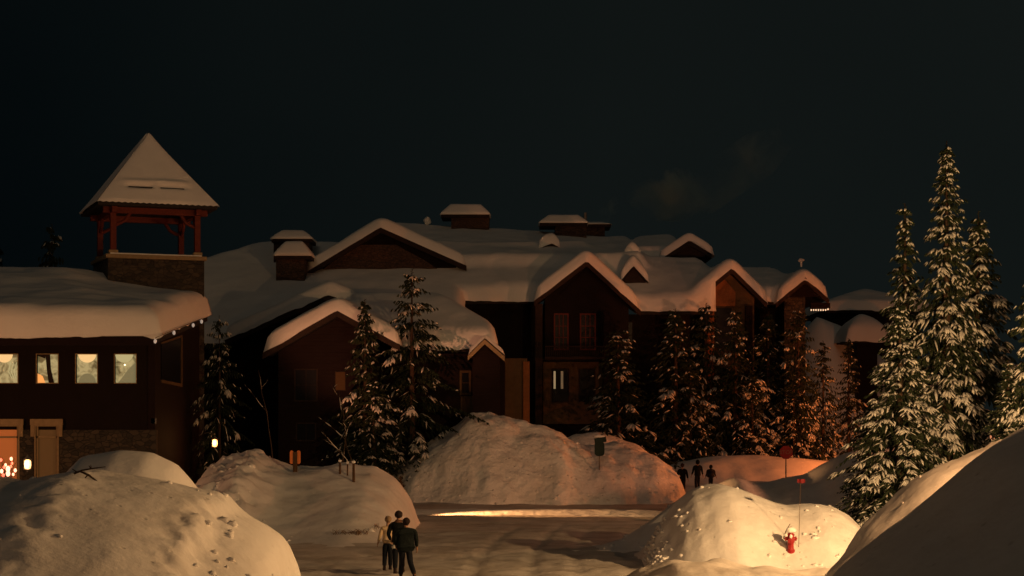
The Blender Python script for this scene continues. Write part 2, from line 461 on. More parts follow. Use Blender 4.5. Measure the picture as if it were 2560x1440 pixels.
PILE_LEFT, A_LEFT = mound('snow_pile', 'big ploughed snow pile filling the lower left corner, pitted and lit from the right', [(-460, 1590), (-380, 1420), (-270, 1270), (-140, 1204), (0, 1190), (60, 1202), (150, 1182), (215, 1176), (330, 1192), (430, 1206), (500, 1224), (560, 1242), (592, 1275),
      (660, 1312), (705, 1345), (728, 1390), (738, 1440), (741, 1520), (743, 1590)], 39, 12, 6, 0.10, 0.045, 0.7, 'snow_pile', 2,
      lumps=[(540, 0.4, 0.25), (230, 0.5, 0.12)], skew=0.22, chunks=60, chw=(560, 60))
mound('snow_pile', 'smooth rounded snow hump behind the big left pile, below the stone wall', [(60, 1500), (110, 1330), (150, 1200), (210, 1138), (300, 1124), (380, 1130), (440, 1160), (475, 1200), (500, 1235), (530, 1320), (545, 1500)], 46, 5, 4, 0.15, 0.05, 0.4, 'snow', 7)
PILE_MID, A_MID = mound('snow_pile', 'long rounded snow pile behind the three walkers, with stakes on its top', [(485, 1330), (500, 1215), (540, 1162), (600, 1147), (640, 1131), (690, 1150), (740, 1166), (800, 1168), (870, 1160), (935, 1170), (990, 1200),
      (1025, 1245), (1040, 1285), (1046, 1330)], 76, 15, 6, 0.16, 0.2, 0.5, 'snow_pile', 12, pf=0.85, lumps=[(560, 1.3, 0.45), (640, 0.8, 0.35)], chunks=80, chw=(560, 60))
PILE_FAR, A_FAR = mound('snow_pile', 'tallest snow pile across the street, lumpy and broad, in front of the big chalet', [(930, 1262), (975, 1180), (1050, 1122), (1120, 1077), (1180, 1043), (1225, 1038), (1290, 1053), (1370, 1073), (1420, 1096), (1470, 1112), (1520, 1117), (1560, 1122),
      (1610, 1140), (1660, 1165), (1690, 1188), (1712, 1235), (1722, 1262)], 99, 6.5, 5, 0.16, 0.58, 0.5, 'snow_far', 22, pf=1.9, chunks=110)
mound('snow_pile', 'snow hump peeking over the tall far pile behind the green sign', [(1385, 1240), (1400, 1105), (1440, 1084), (1490, 1076), (1540, 1090), (1600, 1112), (1640, 1145), (1700, 1180), (1735, 1245)], 104.5, 4, 4, 0.2, 0.25, 0.4, 'snow_far', 25)
mound('snow_bank', 'orange lit snow bank under the fir row behind the stop sign', [(1620, 1240), (1660, 1165), (1700, 1152), (1780, 1143), (1900, 1139), (1990, 1142), (2060, 1149), (2150, 1150), (2400, 1145), (2560, 1165), (2680, 1235)], 107, 10, 5, 0.3, 0.12, 0.3, 'snow', 31)
PILE_DARK, A_DARK = mound('snow_bank', 'shaded grey snow bank rising towards the firs in front of the stop sign', [(1735, 1290), (1780, 1218), (1830, 1194), (1870, 1205), (1920, 1208), (1960, 1196), (2010, 1186), (2060, 1156), (2110, 1131), (2150, 1121),
      (2250, 1106), (2500, 1090), (2700, 1095), (2850, 1180), (2930, 1290)], 84, 14, 6, 0.2, 0.14, 0.35, 'snow_pile', 36)

def cut_left(X, Y, Z):
    # the plough has torn the left edge: jagged upright ribs
    sx = 1280 + F * X / Y
    w = np.exp(-((sx - 1640) / 45) ** 2) * np.clip(Z * 1.5, 0, 1) * np.clip((58 - Y) / 2, 0, 1)
    return Z + w * (0.5 * np.abs(fbm(X * 2.6, Y * 0.7, 77, 4, 0.6)) - 0.06) + w * 0.2 * fbm(X * 3.5, Y * 3.0, 78, 4)
PILE_HYD, A_HYD = mound('snow_pile', 'brightly lit snow pile around the red hydrant, torn open at its left end', [(1596, 1420), (1612, 1385), (1640, 1325), (1685, 1262), (1728, 1229), (1775, 1215), (1810, 1214), (1870, 1231), (1930, 1253), (1970, 1259),
      (2030, 1251), (2080, 1258), (2120, 1285), (2145, 1315), (2158, 1350), (2162, 1420)], 57.5, 4.6, 5, 0.09, 0.16, 0.5, 'snow_pile', 41, pf=1.7, extra=cut_left, minw=0.75, chunks=150, chw=(1630, 38))
mound('snow_pile', 'low shaded snow shoulder running down to the road behind the lit hydrant pile', [(1400, 1388), (1480, 1372), (1560, 1345), (1630, 1300), (1690, 1256), (1730, 1240), (1790, 1244), (1850, 1290), (1880, 1370)], 63.5, 4.5, 4, 0.14, 0.12, 0.4, 'snow_pile', 44, chunks=40, pf=1.1)
mound('snow_ridge', 'low dark snow ridge at the bottom edge below the hydrant pile', [(1530, 1465), (1600, 1428), (1680, 1404), (1800, 1402), (1900, 1417), (2000, 1427), (2100, 1425), (2200, 1410), (2300, 1410)], 46, 5, 3, 0.12, 0.2, 0.9, 'snow_ground', 47)  # shade on this ridge is put into a darker snow colour
mound('snow_pile', 'lit snow crest between the dark right slope and the tall firs', [(2060, 1450), (2120, 1390), (2160, 1318), (2200, 1283), (2260, 1232), (2320, 1192), (2400, 1160), (2440, 1140), (2560, 1095), (2750, 1075), (2900, 1150), (3020, 1350), (3100, 1600)], 38, 8, 5, 0.14, 0.3, 0.8, 'snow_pile', 51, chunks=60)
mound('snow_slope', 'large dark snow slope in the lower right corner', [(2040, 1490), (2120, 1402), (2200, 1342), (2280, 1284), (2400, 1182), (2440, 1147), (2500, 1107), (2560, 1072), (2700, 1020), (2900, 1010), (3050, 1120), (3200, 1450), (3290, 1830)], 27, 13, 5, 0.12, 0.07, 0.5, 'snow_pile', 55)
mound('snow_windrow', 'low ploughed ridge of snow along the cross street, brightly lit at its left end', [(980, 1300), (1030, 1274), (1150, 1272), (1400, 1273), (1600, 1275), (1690, 1278), (1730, 1300)], 84.4, 1.7, 2.0, 0.12, 0.12, 1.1, 'snow_pile', 61)
mound('snow_bank', 'pale snow bank below the cabin right of the chalet', [(1960, 1200), (2000, 840), (2040, 790), (2100, 815), (2180, 880), (2260, 930), (2400, 960)], 150, 14, 6, 0.5, 0.15, 0.2, 'snow', 66)

# ------------------------------------------------------------------ roofs
def snow_field(parent, rects, T, step=0.2, blur=5, deck=0.3, matname='snow_roof', noise=0.10, seed=5, over=0.2, rname='roof'):
    """rects: (x0,x1,y0,y1,hfun). A roof deck with one rounded blanket of snow over it."""
    q = lambda a: round(a / step) * step
    rects = [(q(a), q(b), q(c), q(d), h) for a, b, c, d, h in rects]
    X0 = min(r[0] for r in rects) - step; X1 = max(r[1] for r in rects) + step
    Y0 = min(r[2] for r in rects) - step; Y1 = max(r[3] for r in rects) + step
    xs = np.arange(round((X1 - X0) / step) + 1) * step + X0; ys = np.arange(round((Y1 - Y0) / step) + 1) * step + Y0
    X, Y = np.meshgrid(xs, ys)
    R = np.full(X.shape, -1e3); D = np.full(X.shape, -1.0)
    for a, b, c, d, h in rects:
        inn = (X > a - 1e-4) & (X < b + 1e-4) & (Y > c - 1e-4) & (Y < d + 1e-4)
        R = np.where(inn, np.maximum(R, h(X, Y)), R)
        D = np.maximum(D, np.where(inn, np.minimum(np.minimum(X - a, b - X), np.minimum(Y - c, d - Y)), -1))
    m = D > -1e-4
    B = np.where(m, R, 0.0); mf = m.astype(float)
    for _ in range(blur):
        acc = B * mf; w = mf.copy(); tot = acc.copy()
        for dj, di in ((1, 0), (-1, 0), (0, 1), (0, -1)):
            tot += np.roll(np.roll(acc, dj, 0), di, 1); w += np.roll(np.roll(mf, dj, 0), di, 1)
        B = np.where(m, tot / np.maximum(w, 1e-6), 0)
    Tn = T * (1 + noise * 2.0 * fbm(X * 0.25, Y * 0.25, seed, 3)) + 0.05 * fbm(X * 1.1, Y * 1.1, seed + 4, 3)
    t = np.clip(D / (T * 0.95), 0, 1)
    prof = np.sqrt(np.clip(1 - (1 - t) ** 2.4, 0, 1))
    top = np.where(m, R + (np.maximum(B, R - 0.5 * T) - R + Tn) * prof, 0)
    bot = np.where(m, R - 0.015, 0)
    dr_ = np.where(D < over * .9, 0.22 * np.clip(fbm(X * 0.9, Y * 0.9, seed + 8, 4) - .02, 0, 1), 0)   # uneven overhanging lip
    top = top - dr_; bot = bot - dr_
    keep = m[:-1, :-1] & m[1:, :-1] & m[:-1, 1:] & m[1:, 1:]
    g = grid_mesh(X, Y, top, keep)
    g2 = grid_mesh(X, Y, bot, keep)
    g.add(g2.v, [f[::-1] for f in g2.f])
    # deck
    m2 = D > over - 1e-4
    k2 = m2[:-1, :-1] & m2[1:, :-1] & m2[:-1, 1:] & m2[1:, 1:]
    dt = grid_mesh(X, Y, R - 0.02, k2); db = grid_mesh(X, Y, R - deck, k2)
    dk = MB(); dk.add(dt.v, dt.f); dk.add(db.v, [f[::-1] for f in db.f])
    nx = X.shape[1]; n = len(dt.v)
    from collections import Counter
    ec = Counter()
    for f in dt.f:
        for i in range(4):
            a, b = f[i], f[(i + 1) % 4]; ec[(min(a, b), max(a, b))] += 1
    for (a, b), c in ec.items():
        if c == 1: dk.f.append((a, b, b + n, a + n))
    rf = obj(rname, dk, M['shingle'], parent)
    sn = obj('roof_snow', g, M[matname], rf, smooth=True)
    return rf

def g_front(xl, zl, xp, zp, xr, zr):
    return lambda X, Y: np.where(X < xp, zp - (zp - zl) / (xp - xl) * (xp - X), zp - (zp - zr) / (xr - xp) * (X - xp))
def lat(y0, z0, y1, z1, back=0.5):
    s = (z1 - z0) / (y1 - y0)
    return lambda X, Y: np.where(Y < y1, z0 + s * (Y - y0), z1 - back * (Y - y1))

def gpx(L, Pk, Rr, Y0):
    return (PX(L[0], Y0), PZ(L[1], Y0), PX(Pk[0], Y0), PZ(Pk[1], Y0), PX(Rr[0], Y0), PZ(Rr[1], Y0))
def gable_wall(mb, g, y0, y1, il=0.7, ir=0.7, drop=0.32, z0=-0.2):
    xl, zl, xp, zp, xr, zr = g
    a = xl + il; b = xr - ir
    za = zp - (zp - zl) / (xp - xl) * (xp - a) - drop; zb = zp - (zp - zr) / (xr - xp) * (b - xp) - drop
    mb.prism([(a, z0), (b, z0), (b, zb), (xp, zp - drop), (a, za)], y0, y1)

def rake_boards(parent, g, y, w=0.34, th=0.1, mat='fascia'):
    xl, zl, xp, zp, xr, zr = g
    for (x0, z0, x1, z1) in ((xl, zl, xp, zp), (xp, zp, xr, zr)):
        mb = MB(); mb.prism([(x0, z0 - w), (x1, z1 - w), (x1, z1 + 0.01), (x0, z0 + 0.01)], y - th, y)
        obj('bargeboard', mb, M[mat], parent)

def openings_wall(parent, name, x0, x1, z0, z1, y, th, ops, mat, over=()):
    xs = sorted(set([x0, x1] + [v for o in ops for v in o[:2] if x0 < v < x1])); zs = sorted(set([z0, z1] + [v for o in ops for v in o[2:4] if z0 < v < z1]))
    mb = MB()
    for i in range(len(xs) - 1):
        for k in range(len(zs) - 1):
            cx, cz = (xs[i] + xs[i + 1]) / 2, (zs[k] + zs[k + 1]) / 2
            if any(o[0] < cx < o[1] and o[2] < cz < o[3] for o in ops): continue
            mb.box(xs[i], xs[i + 1], y, y + th, zs[k], zs[k + 1])
    # drop the inner faces between cells
    seen = {}
    for f in mb.f:
        key = frozenset(tuple(round(c, 4) for c in mb.v[i]) for i in f); seen.setdefault(key, []).append(f)
    mb.f = [v[0] for v in seen.values() if len(v) == 1]
    return obj(name, mb, M[mat], parent)

def window(parent, x0, x1, z0, z1, y, cols=2, rows=3, frame='trim', pane='glass', fw=0.09, mw=0.035, proud=0.06, sill=True, label=None, header=0.0):
    """frame ring standing proud of the wall face at y; pane set behind it"""
    mb = MB()
    mb.box(x0 - fw, x0, y - proud, y + 0.05, z0, z1); mb.box(x1, x1 + fw, y - proud, y + 0.05, z0, z1)
    mb.box(x0 - fw - header, x1 + fw + header, y - proud - 0.004, y + 0.05, z1, z1 + fw + header); mb.box(x0 - fw, x1 + fw, y - proud, y + 0.05, z0 - fw, z0)
    fr = obj('window', mb, M[frame], parent, label=label)
    pn = MB(); pn.box(x0 - 0.005, x1 + 0.005, y - 0.012, y + 0.03, z0 - 0.005, z1 + 0.005)
    pane_o = obj('pane', pn, M[pane] if isinstance(pane, str) else pane, fr)
    mt = MB()
    for c in range(1, cols):
        xx = x0 + (x1 - x0) * c / cols; mt.box(xx - mw / 2, xx + mw / 2, y - 0.045, y - 0.013, z0, z1)
    for r in range(1, rows):
        zz = z0 + (z1 - z0) * r / rows; mt.box(x0, x1, y - 0.042, y - 0.014, zz - mw / 2, zz + mw / 2)
    if mt.f: obj('muntins', mt, M[frame], fr)
    return fr

def chimney(parent, px0, px1, pyt, pyslab, pyb, Y, bx0, bx1, capw_top=0.75, dep=2.2, mat='stone_brown'):
    s = F / Y
    X0, X1 = PX(px0, Y), PX(px1, Y); zt, zs, zb = PZ(pyt, Y), PZ(pyslab, Y), PZ(pyb, Y) - 1.6
    B0, B1 = PX(bx0, Y), PX(bx1, Y)
    mb = MB(); mb.box(B0, B1, Y, Y + dep, zb, zs - 0.2)
    ch = obj('chimney', mb, M[mat], parent)
    mb = MB(); mb.box(X0 + 0.1, X1 - 0.1, Y - 0.25, Y + dep + 0.25, zs - 0.22, zs - 0.01)
    obj('chimney_cap', mb, M['fascia'], ch)
    # snow on the cap: a rounded hipped cushion
    n = 26; xs = np.linspace(X0, X1, n); ys = np.linspace(Y - 0.35, Y + dep + 0.35, 18)
    XX, YY = np.meshgrid(xs, ys)
    d = np.minimum(np.minimum(XX - X0, X1 - XX), np.minimum(YY - ys[0], ys[-1] - YY))
    H = zt - zs
    rise = np.clip(d / 0.75, 0, 1) ** 0.85
    ZZ = zs + H * rise + 0.03 * fbm(XX * 1.5, YY * 1.5, 3, 3)
    ZZ = np.where(d < 1e-6, zs, ZZ)
    g = grid_mesh(XX, YY, ZZ); b = grid_mesh(XX, YY, np.full(XX.shape, zs)); g.add(b.v, [f[::-1] for f in b.f])
    obj('snow_cap', g, M['snow_roof'], ch, smooth=True)
    return ch

# ------------------------------------------------------------------ the big chalet
CHALET = thing('chalet', 'large dark chalet with many snowy gables and stone chimneys behind the snow piles', 'building', (0, 116, 0))
G1 = gpx((1335, 752), (1467, 652), (1602, 776), 113); G2 = gpx((1742, 742), (1830, 670), (1918, 757), 115)
G3 = gpx((1940, 757), (2014, 694), (2073, 748), 117); GL = gpx((762, 682), (950, 568), (1166, 664), 118)
GW = gpx((562, 850), (820, 735), (1090, 852), 106); GP = gpx((656, 882), (842, 776), (1000, 862), 97)
UG = gpx((1650, 648), (1724, 600), (1789, 640), 122.4)
zA = PZ(752, 115.5)
A = lat(115.5, zA, 124, 15.75); slopeA = (16.0 - zA) / 8.5
hipL = lambda X, Y: np.minimum(A(X, Y), 13.9 + 0.42 * (X + 21.5))
Vl = lat(100, PZ(870, 100), 105.8, 11.0, 0.45)
Vf = lambda X, Y: np.minimum(Vl(X, Y), 11.1 - 0.62 * (X - PX(1085, 105)))
Bf = lat(114.5, PZ(776, 114.5), 122, PZ(671, 122)); Cf = lat(118.5, PZ(752, 118.5), 126, PZ(698, 126))
def U(X, Y):
    px = X * F / 131 + 1280
    zr = np.interp(px, [900, 960, 1220, 1480, 1600, 1740], [17.75, 17.75, 17.4, 16.75, 16.9, 17.0])
    return np.where(Y < 131, 14.75 + (zr - 14.75) * (Y - 121) / 10, zr - 0.5 * (Y - 131))
rects = [
    (PX(1050, 115.5), PX(1480, 115.5), 115.5, 128, A), (-21.8, -3.0, 108.8, 128, hipL),
    (G1[0], G1[4], 113, 121, g_front(*G1)), (GW[0], GW[4], 106, 116.5, g_front(*GW)),
    (PX(1480, 114.5), PX(1790, 114.5), 114.5, 126, Bf), (G2[0], G2[4], 115, 122, g_front(*G2)),
    (PX(1840, 118.5), PX(1990, 118.5), 118.5, 130, Cf), (G3[0], G3[4], 117, 126, g_front(*G3)),
    (PX(930, 128), PX(1590, 128), 119.4, 136, U), (PX(1580, 128), PX(1700, 128), 124.0, 136, U),
    (PX(850, 100), PX(1243, 100), 100, 109, Vf), (GP[0], GP[4], 97, 105.2, g_front(*GP)),
]
snow_field(CHALET, rects, 0.9, 0.2, 5, seed=3)
snow_field(CHALET, [(GL[0], GL[4], 118, 130.6, g_front(*GL))], 0.8, 0.2, 6, seed=9, rname='upper_roof')
snow_field(CHALET, [(UG[0], UG[4], 122.4, 130, g_front(*UG))], 0.68, 0.2, 3, seed=10, rname='upper_roof')
def dormer(L, Pk, Rr, Y0, dep, T):
    g = gpx(L, Pk, Rr, Y0)
    mb = MB(); mb.prism([(g[0] + .12, g[1] - 0.9), (g[4] - .12, g[5] - 0.9), (g[4] - .12, g[5]-.05), (g[2], g[3]-.12), (g[0] + .12, g[1]-.05)], Y0 + 0.3, Y0 + dep)
    d = obj('dormer', mb, M['fascia'], CHALET)
    f = snow_field(d, [(g[0], g[4], Y0, Y0 + dep, g_front(*g))], T, 0.1, 5, deck=0.12, over=0.1, rname='dormer_roof')
    # dormer > dormer_roof ; its snow is joined to the same level
    for c in list(f.children): c.parent = d
dormer((1550, 702), (1584, 664), (1624, 708), 116.6, 3.5, 0.85)
dormer((1556, 648), (1582, 633), (1604, 648), 120.2, 3, 0.85)
dormer((1346, 618), (1380, 606), (1402, 618), 122.4, 3, 0.8)

w = MB(); gable_wall(w, G1, 114.0, 122); obj('wall', w, M['timber'], CHALET)
w = MB(); gable_wall(w, G2, 116.0, 123); obj('wall', w, M['stucco'], CHALET, label='rust lit gable wall')
w = MB(); gable_wall(w, G3, 118.0, 127, ir=1.4); obj('wall', w, M['stone'], CHALET, label='stone gable wall at the right end')
w = MB(); gable_wall(w, GL, 118.8, 128, drop=0.3, z0=12); obj('wall', w, M['timber'], CHALET)
w = MB(); gable_wall(w, UG, 122.8, 128, drop=0.3, z0=15.4, il=.3, ir=.3); obj('wall', w, M['fascia'], CHALET)
w = MB(); gable_wall(w, GW, 107.0, 117); obj('wall', w, M['siding'], CHALET)
w = MB(); gable_wall(w, GP, 98.2, 104.9, ir=1.3); obj('wall', w, M['siding'], CHALET, label='maroon wall of the porch wing')
w = MB(); w.box(PX(900, 101), PX(1262, 101), 101.1, 108.8, -0.2, PZ(884, 101)); obj('wall', w, M['siding'], CHALET)
w = MB(); w.box(PX(1262, 106), PX(1318, 106), 106.0, 114.5, -0.2, PZ(896, 106)); obj('wall', w, M['stucco'], CHALET)
w = MB(); w.box(PX(1000, 117), PX(1345, 117), 116.9, 126, -0.2, zA - 0.3 + .3); obj('wall', w, M['timber'], CHALET)
w = MB(); w.box(PX(1345, 116.5), PX(1760, 116.5), 116.45, 126, -0.2, PZ(785, 116)); obj('wall', w, M['timber'], CHALET)
w = MB(); w.box(PX(1900, 120), PX(1955, 120), 120.1, 127, -0.2, PZ(770, 120)); obj('wall', w, M['timber'], CHALET)
w = MB(); w.box(-20.6, -4, 110.5, 117, -0.2, 9.5); obj('wall', w, M['timber'], CHALET)
for g, y in ((G1, 113), (G2, 115), (G3, 117), (GL, 118), (GW, 106), (GP, 97)): rake_boards(CHALET, tuple(g), y + 0.14)
# pediment boards and trim in the gables
def panel(name, pts, Y, th, mat, label=None, parent=CHALET):
    mb = MB(); mb.prism([(PX(a, Y), PZ(b, Y)) for a, b in pts], Y - th, Y); return obj(name, mb, M[mat], parent, label=label)
panel('gable_panel', [(1400, 735), (1540, 735), (1467, 672)], 113.95, 0.06, 'timber')
panel('gable_panel', [(800, 680), (850, 640), (905, 612), (990, 612), (1060, 650), (1105, 680)], 118.75, 0.05, 'stone_brown')
panel('gable_panel', [(1762, 765), (1762, 733), (1796, 700), (1812, 700), (1838, 730), (1838, 765)], 115.95, 0.10, 'orange_trim', 'panel coloured as the orange lamp glow on the gable wall')  # orange lamplight on the wall, put into the panel colour
panel('gable_panel', [(1975, 742), (2062, 742), (2016, 706)], 117.95, 0.06, 'timber')
panel('gable_panel', [(1196, 882), (1229, 882), (1212, 858)], 98.9, 0.05, 'siding')
panel('corner_board', [(1308, 1080), (1324, 1080), (1324, 904), (1308, 904)], 105.95, 0.08, 'orange_trim', 'rust lit corner board')
panel('wall_panel', [(1358, 1060), (1506, 1060), (1506, 905), (1358, 905)], 113.9, 0.10, 'stucco', 'tan wall of the lower storey')
panel('band_board', [(1335, 900), (1560, 900), (1560, 893), (1335, 893)], 113.75, 0.12, 'fascia')
panel('pillar', [(1338, 1090), (1356, 1090), (1356, 760), (1338, 760)], 113.6, 0.35, 'fascia')
panel('pillar', [(1508, 1090), (1524, 1090), (1524, 780), (1508, 780)], 113.6, 0.35, 'siding')
panel('door', [(1788, 870), (1829, 870), (1829, 770), (1788, 770)], 115.93, 0.05, 'glass')
panel('pillar', [(1768, 1000), (1784, 1000), (1784, 760), (1768, 760)], 115.4, 0.3, 'orange_trim')
panel('pillar', [(1862, 1000), (1880, 1000), (1880, 765), (1862, 765)], 115.4, 0.3, 'siding')
panel('soffit', [(2024, 772), (2072, 772), (2072, 758), (2024, 758)], 118.2, 0.5, 'siding')
for (a, b) in ((1388, 1418), (1453, 1486)):
    window(CHALET, PX(a, 114), PX(b, 114), PZ(872, 114), PZ(787, 114), 114.0, 3, 3, 'red_beam', 'glass', 0.09, 0.05)
cur_m = emit('dim_curtain_light', (1.0, 0.72, 0.38), 0.035, (0.12, 0.10, 0.07))
wd = window(CHALET, PX(1383, 113.8), PX(1420, 113.8), PZ(1002, 113.8), PZ(924, 113.8), 113.8, 1, 1, 'fascia', 'glass', 0.07)
for a, b, st in ((1384, 1389, 0.22), (1402, 1408, 0.07)):
    mb = MB(); xs_ = np.linspace(PX(a, 113.8), PX(b, 113.8), 7)
    for k in range(6):
        mb.add([(xs_[k], 113.775 - .01 * (k % 2), PZ(972, 113.8)), (xs_[k + 1], 113.775 - .01 * ((k + 1) % 2), PZ(972, 113.8)), (xs_[k + 1], 113.775 - .01 * ((k + 1) % 2), PZ(928, 113.8)), (xs_[k], 113.775 - .01 * (k % 2), PZ(928, 113.8))], [(0, 1, 2, 3)])
    obj('curtain', mb, emit('lit_curtain', (1.0, 0.75, 0.4), st, (0.4, 0.35, 0.25)), wd)
window(CHALET, PX(1450, 113.8), PX(1486, 113.8), PZ(1002, 113.8), PZ(924, 113.8), 113.8, 2, 1, 'fascia', 'glass', 0.07)
window(CHALET, PX(1155, 101), PX(1172, 101), PZ(982, 101), PZ(932, 101), 101.1, 1, 2, 'stucco', 'glass', 0.13)
panel('wall_panel', [(1152, 1035), (1192, 1035), (1192, 990), (1152, 990)], 101.05, 0.05, 'stucco')
window(CHALET, PX(738, 98), PX(790, 98), PZ(1000, 98), PZ(925, 98), 98.2, 2, 2, 'fascia', 'glass', 0.08)
window(CHALET, PX(742, 98), PX(786, 98), PZ(1100, 98), PZ(1060, 98), 98.2, 2, 1, 'fascia', 'glass', 0.08)
window(CHALET, PX(838, 98), PX(862, 98), PZ(975, 98), PZ(930, 98), 98.2, 1, 1, 'fascia', emit('wall_glow_patch', (1.0, 0.26, 0.05), 0.035, (0.02, 0.01, 0.008)), 0.04, label='glowing pane added for the lit wall patch of the porch wing')  # added glowing pane, stands for a lamp lit patch of wall
window(CHALET, PX(1556, 116), PX(1582, 116), PZ(870, 116), PZ(805, 116), 116.45, 1, 2, 'siding', 'glass', 0.08)
# little gable at the right end of the front wing
gs = gpx((1170, 886), (1212, 845), (1262, 888), 98.9)
mb = MB(); mb.prism([(gs[0] + .25, -0.2), (gs[4] - .3, -0.2), (gs[4] - .3, gs[5] - .1), (gs[2], gs[3] - .2), (gs[0] + .25, gs[1] - .1)], 99.0, 101.2)
obj('wall', mb, M['siding'], CHALET)
f_ = snow_field(CHALET, [(gs[0], gs[4], 98.4, 101.4, g_front(*gs))], 0.22, 0.1, 2, deck=0.14, over=0.05, rname='porch_roof')
rake_boards(CHALET, (gs[0], gs[1] - .1, gs[2], gs[3] - .1, gs[4], gs[5] - .1), 98.4, 0.26, 0.05, 'trim')
# balcony with rail and a snowy lamp on the post
mb = MB(); mb.box(PX(1362, 113), PX(1512, 113), 112.7, 114, PZ(898, 113), PZ(892, 113)); bal = obj('balcony', mb, M['fascia'], CHALET)
mb = MB(); mb.box(PX(1362, 113), PX(1512, 113), 112.72, 112.8, PZ(868, 113), PZ(865, 113))
for k in range(30):
    x = PX(1364, 113) + k * (PX(1510, 113) - PX(1364, 113)) / 29; mb.box(x - .02, x + .02, 112.74, 112.78, PZ(892, 113), PZ(868, 113))
obj('railing', mb, M['fascia'], bal)
chimney(CHALET, 676, 784, 573, 598, 640, 120, 684, 772)
chimney(CHALET, 682, 782, 601, 640, 690, 116.5, 690, 762)
chimney(CHALET, 1100, 1227, 508, 537, 568, 130, 1128, 1223)
chimney(CHALET, 1346, 1472, 535, 558, 592, 129, 1388, 1466)
chimney(CHALET, 1436, 1530, 553, 561, 590, 133, 1462, 1512)
mb = MB(); mb.tube([(PX(1464, 130), 130.5, PZ(560, 130)), (PX(1464, 130), 130.5, PZ(530, 130))], 0.12); obj('flue_pipe', mb, M['metal'], CHALET)
mb = MB(); mb.tube([(PX(2003, 119), 119, PZ(668, 119)), (PX(2003, 119), 119, PZ(652, 119))], 0.07); mb.blob((PX(2003, 119), 119, PZ(651, 119)), (.2, .2, .12), 3); obj('roof_vent', mb, M['snow_roof'], CHALET)
mb = MB(); mb.blob((PX(1068, 130.6), 130.6, PZ(552, 130.6)), (.3, .3, .28), 5); obj('roof_vent', mb, M['snow_roof'], CHALET)
# tiny string of bulbs under the right eave
bulb_w = emit('tiny_bulb', (1.0, 0.66, 0.4), 1.2)
ls = thing('string_lights', 'string of tiny warm bulbs under the eave at the right end of the chalet', 'lights', PP := P(2030, 774, 117.2))
mb = MB(); mb.tube([P(2028 + 6 * i, 772 - (3 if i > 6 else 0), 117.15) for i in range(9)], 0.012, 5); obj('cable', mb, M['fascia'], ls)
for i in range(8):
    mb = MB(); c = P(2028 + 6 * i, 775 - (2 if i > 6 else 0), 117.15); mb.blob(c, (.045, .045, .06), i, 0.02, 8, 6); obj('bulb', mb, bulb_w, ls, smooth=True)

# ------------------------------------------------------------------ timber lodge at the left
LODGE = thing('timber_lodge', 'dark timber lodge with thick roof snow and lit square windows, left of the tower', 'building', (-22, 84, 0))
YW = 80.0
def lx(px): return PX(px, YW)
def lz(py): return PZ(py, YW)
ups = [(-6, 44), (92, 145), (190, 243), (287, 340)]
ops = [(lx(a), lx(b), lz(957), lz(886)) for a, b in ups]
openings_wall(LODGE, 'wall', -30, -15.9, 4.0, 8.1, YW, 0.3, ops, 'timber')
lops = [(lx(-60), lx(48), lz(1230), lz(1066)), (lx(92), lx(146), lz(1230), lz(1066))]
openings_wall(LODGE, 'stone_wall', -30, -15.8, -0.2, 3.997, YW - 0.14, 0.44, lops, 'stone')
mb = MB(); mb.prism([(80.32, -0.2), (80.32, 8.05), (93, 9.35), (93, -0.2)], -30, -15.9, 'X'); 
o_ = obj('wall', mb, M['timber'], LODGE, label='dark side wall beside the tower')
def hl(X, Y):
    k = np.clip((X + 23) / 7.0, 0, 1); k = k * k * (3 - 2 * k)
    return 8.15 + (0.22 - 0.095 * k) * (Y - 79.2)
snow_field(LODGE, [(-31, -15.4, 79.0, 92.4, hl)], 1.25, 0.2, 2, deck=0.32, noise=0.14, seed=31, over=0.2)
mb = MB(); mb.box(-30.6, -15.75, 79.1, 79.22, 7.72, 8.18); obj('fascia_board', mb, M['siding'], LODGE)
rm = []
def drape_mat():
    m, n, l, b = new_mat('lit_interior')
    v = obj_coord(n, l)
    t = n.new('ShaderNodeTexNoise'); t.inputs['Scale'].default_value = 2.6; t.inputs['Detail'].default_value = 4; t.inputs['Distortion'].default_value = 1.2
    l.new(v, t.inputs['Vector'])
    cr = n.new('ShaderNodeValToRGB'); e = cr.color_ramp.elements
    e[0].position = 0.36; e[0].color = (0.10, 0.085, 0.035, 1); e[1].position = 0.62; e[1].color = (0.48, 0.38, 0.17, 1)
    l.new(t.outputs[0], cr.inputs[0]); l.new(cr.outputs[0], b.inputs['Emission Color']); b.inputs['Emission Strength'].default_value = 0.78
    b.inputs['Base Color'].default_value = (0.15, 0.13, 0.08, 1)
    return m
DR = drape_mat()
shade_m = emit('lampshade_glow', (1.0, 0.64, 0.26), 0.8)
drape_d = emit('grey_drape', (0.5, 0.45, 0.22), 0.28, (0.2, 0.18, 0.12))
drape_l = emit('bright_drape', (0.85, 0.72, 0.34), 0.5, (0.2, 0.18, 0.12))
orange_m = emit('orange_glow', (1.0, 0.36, 0.08), 0.9)
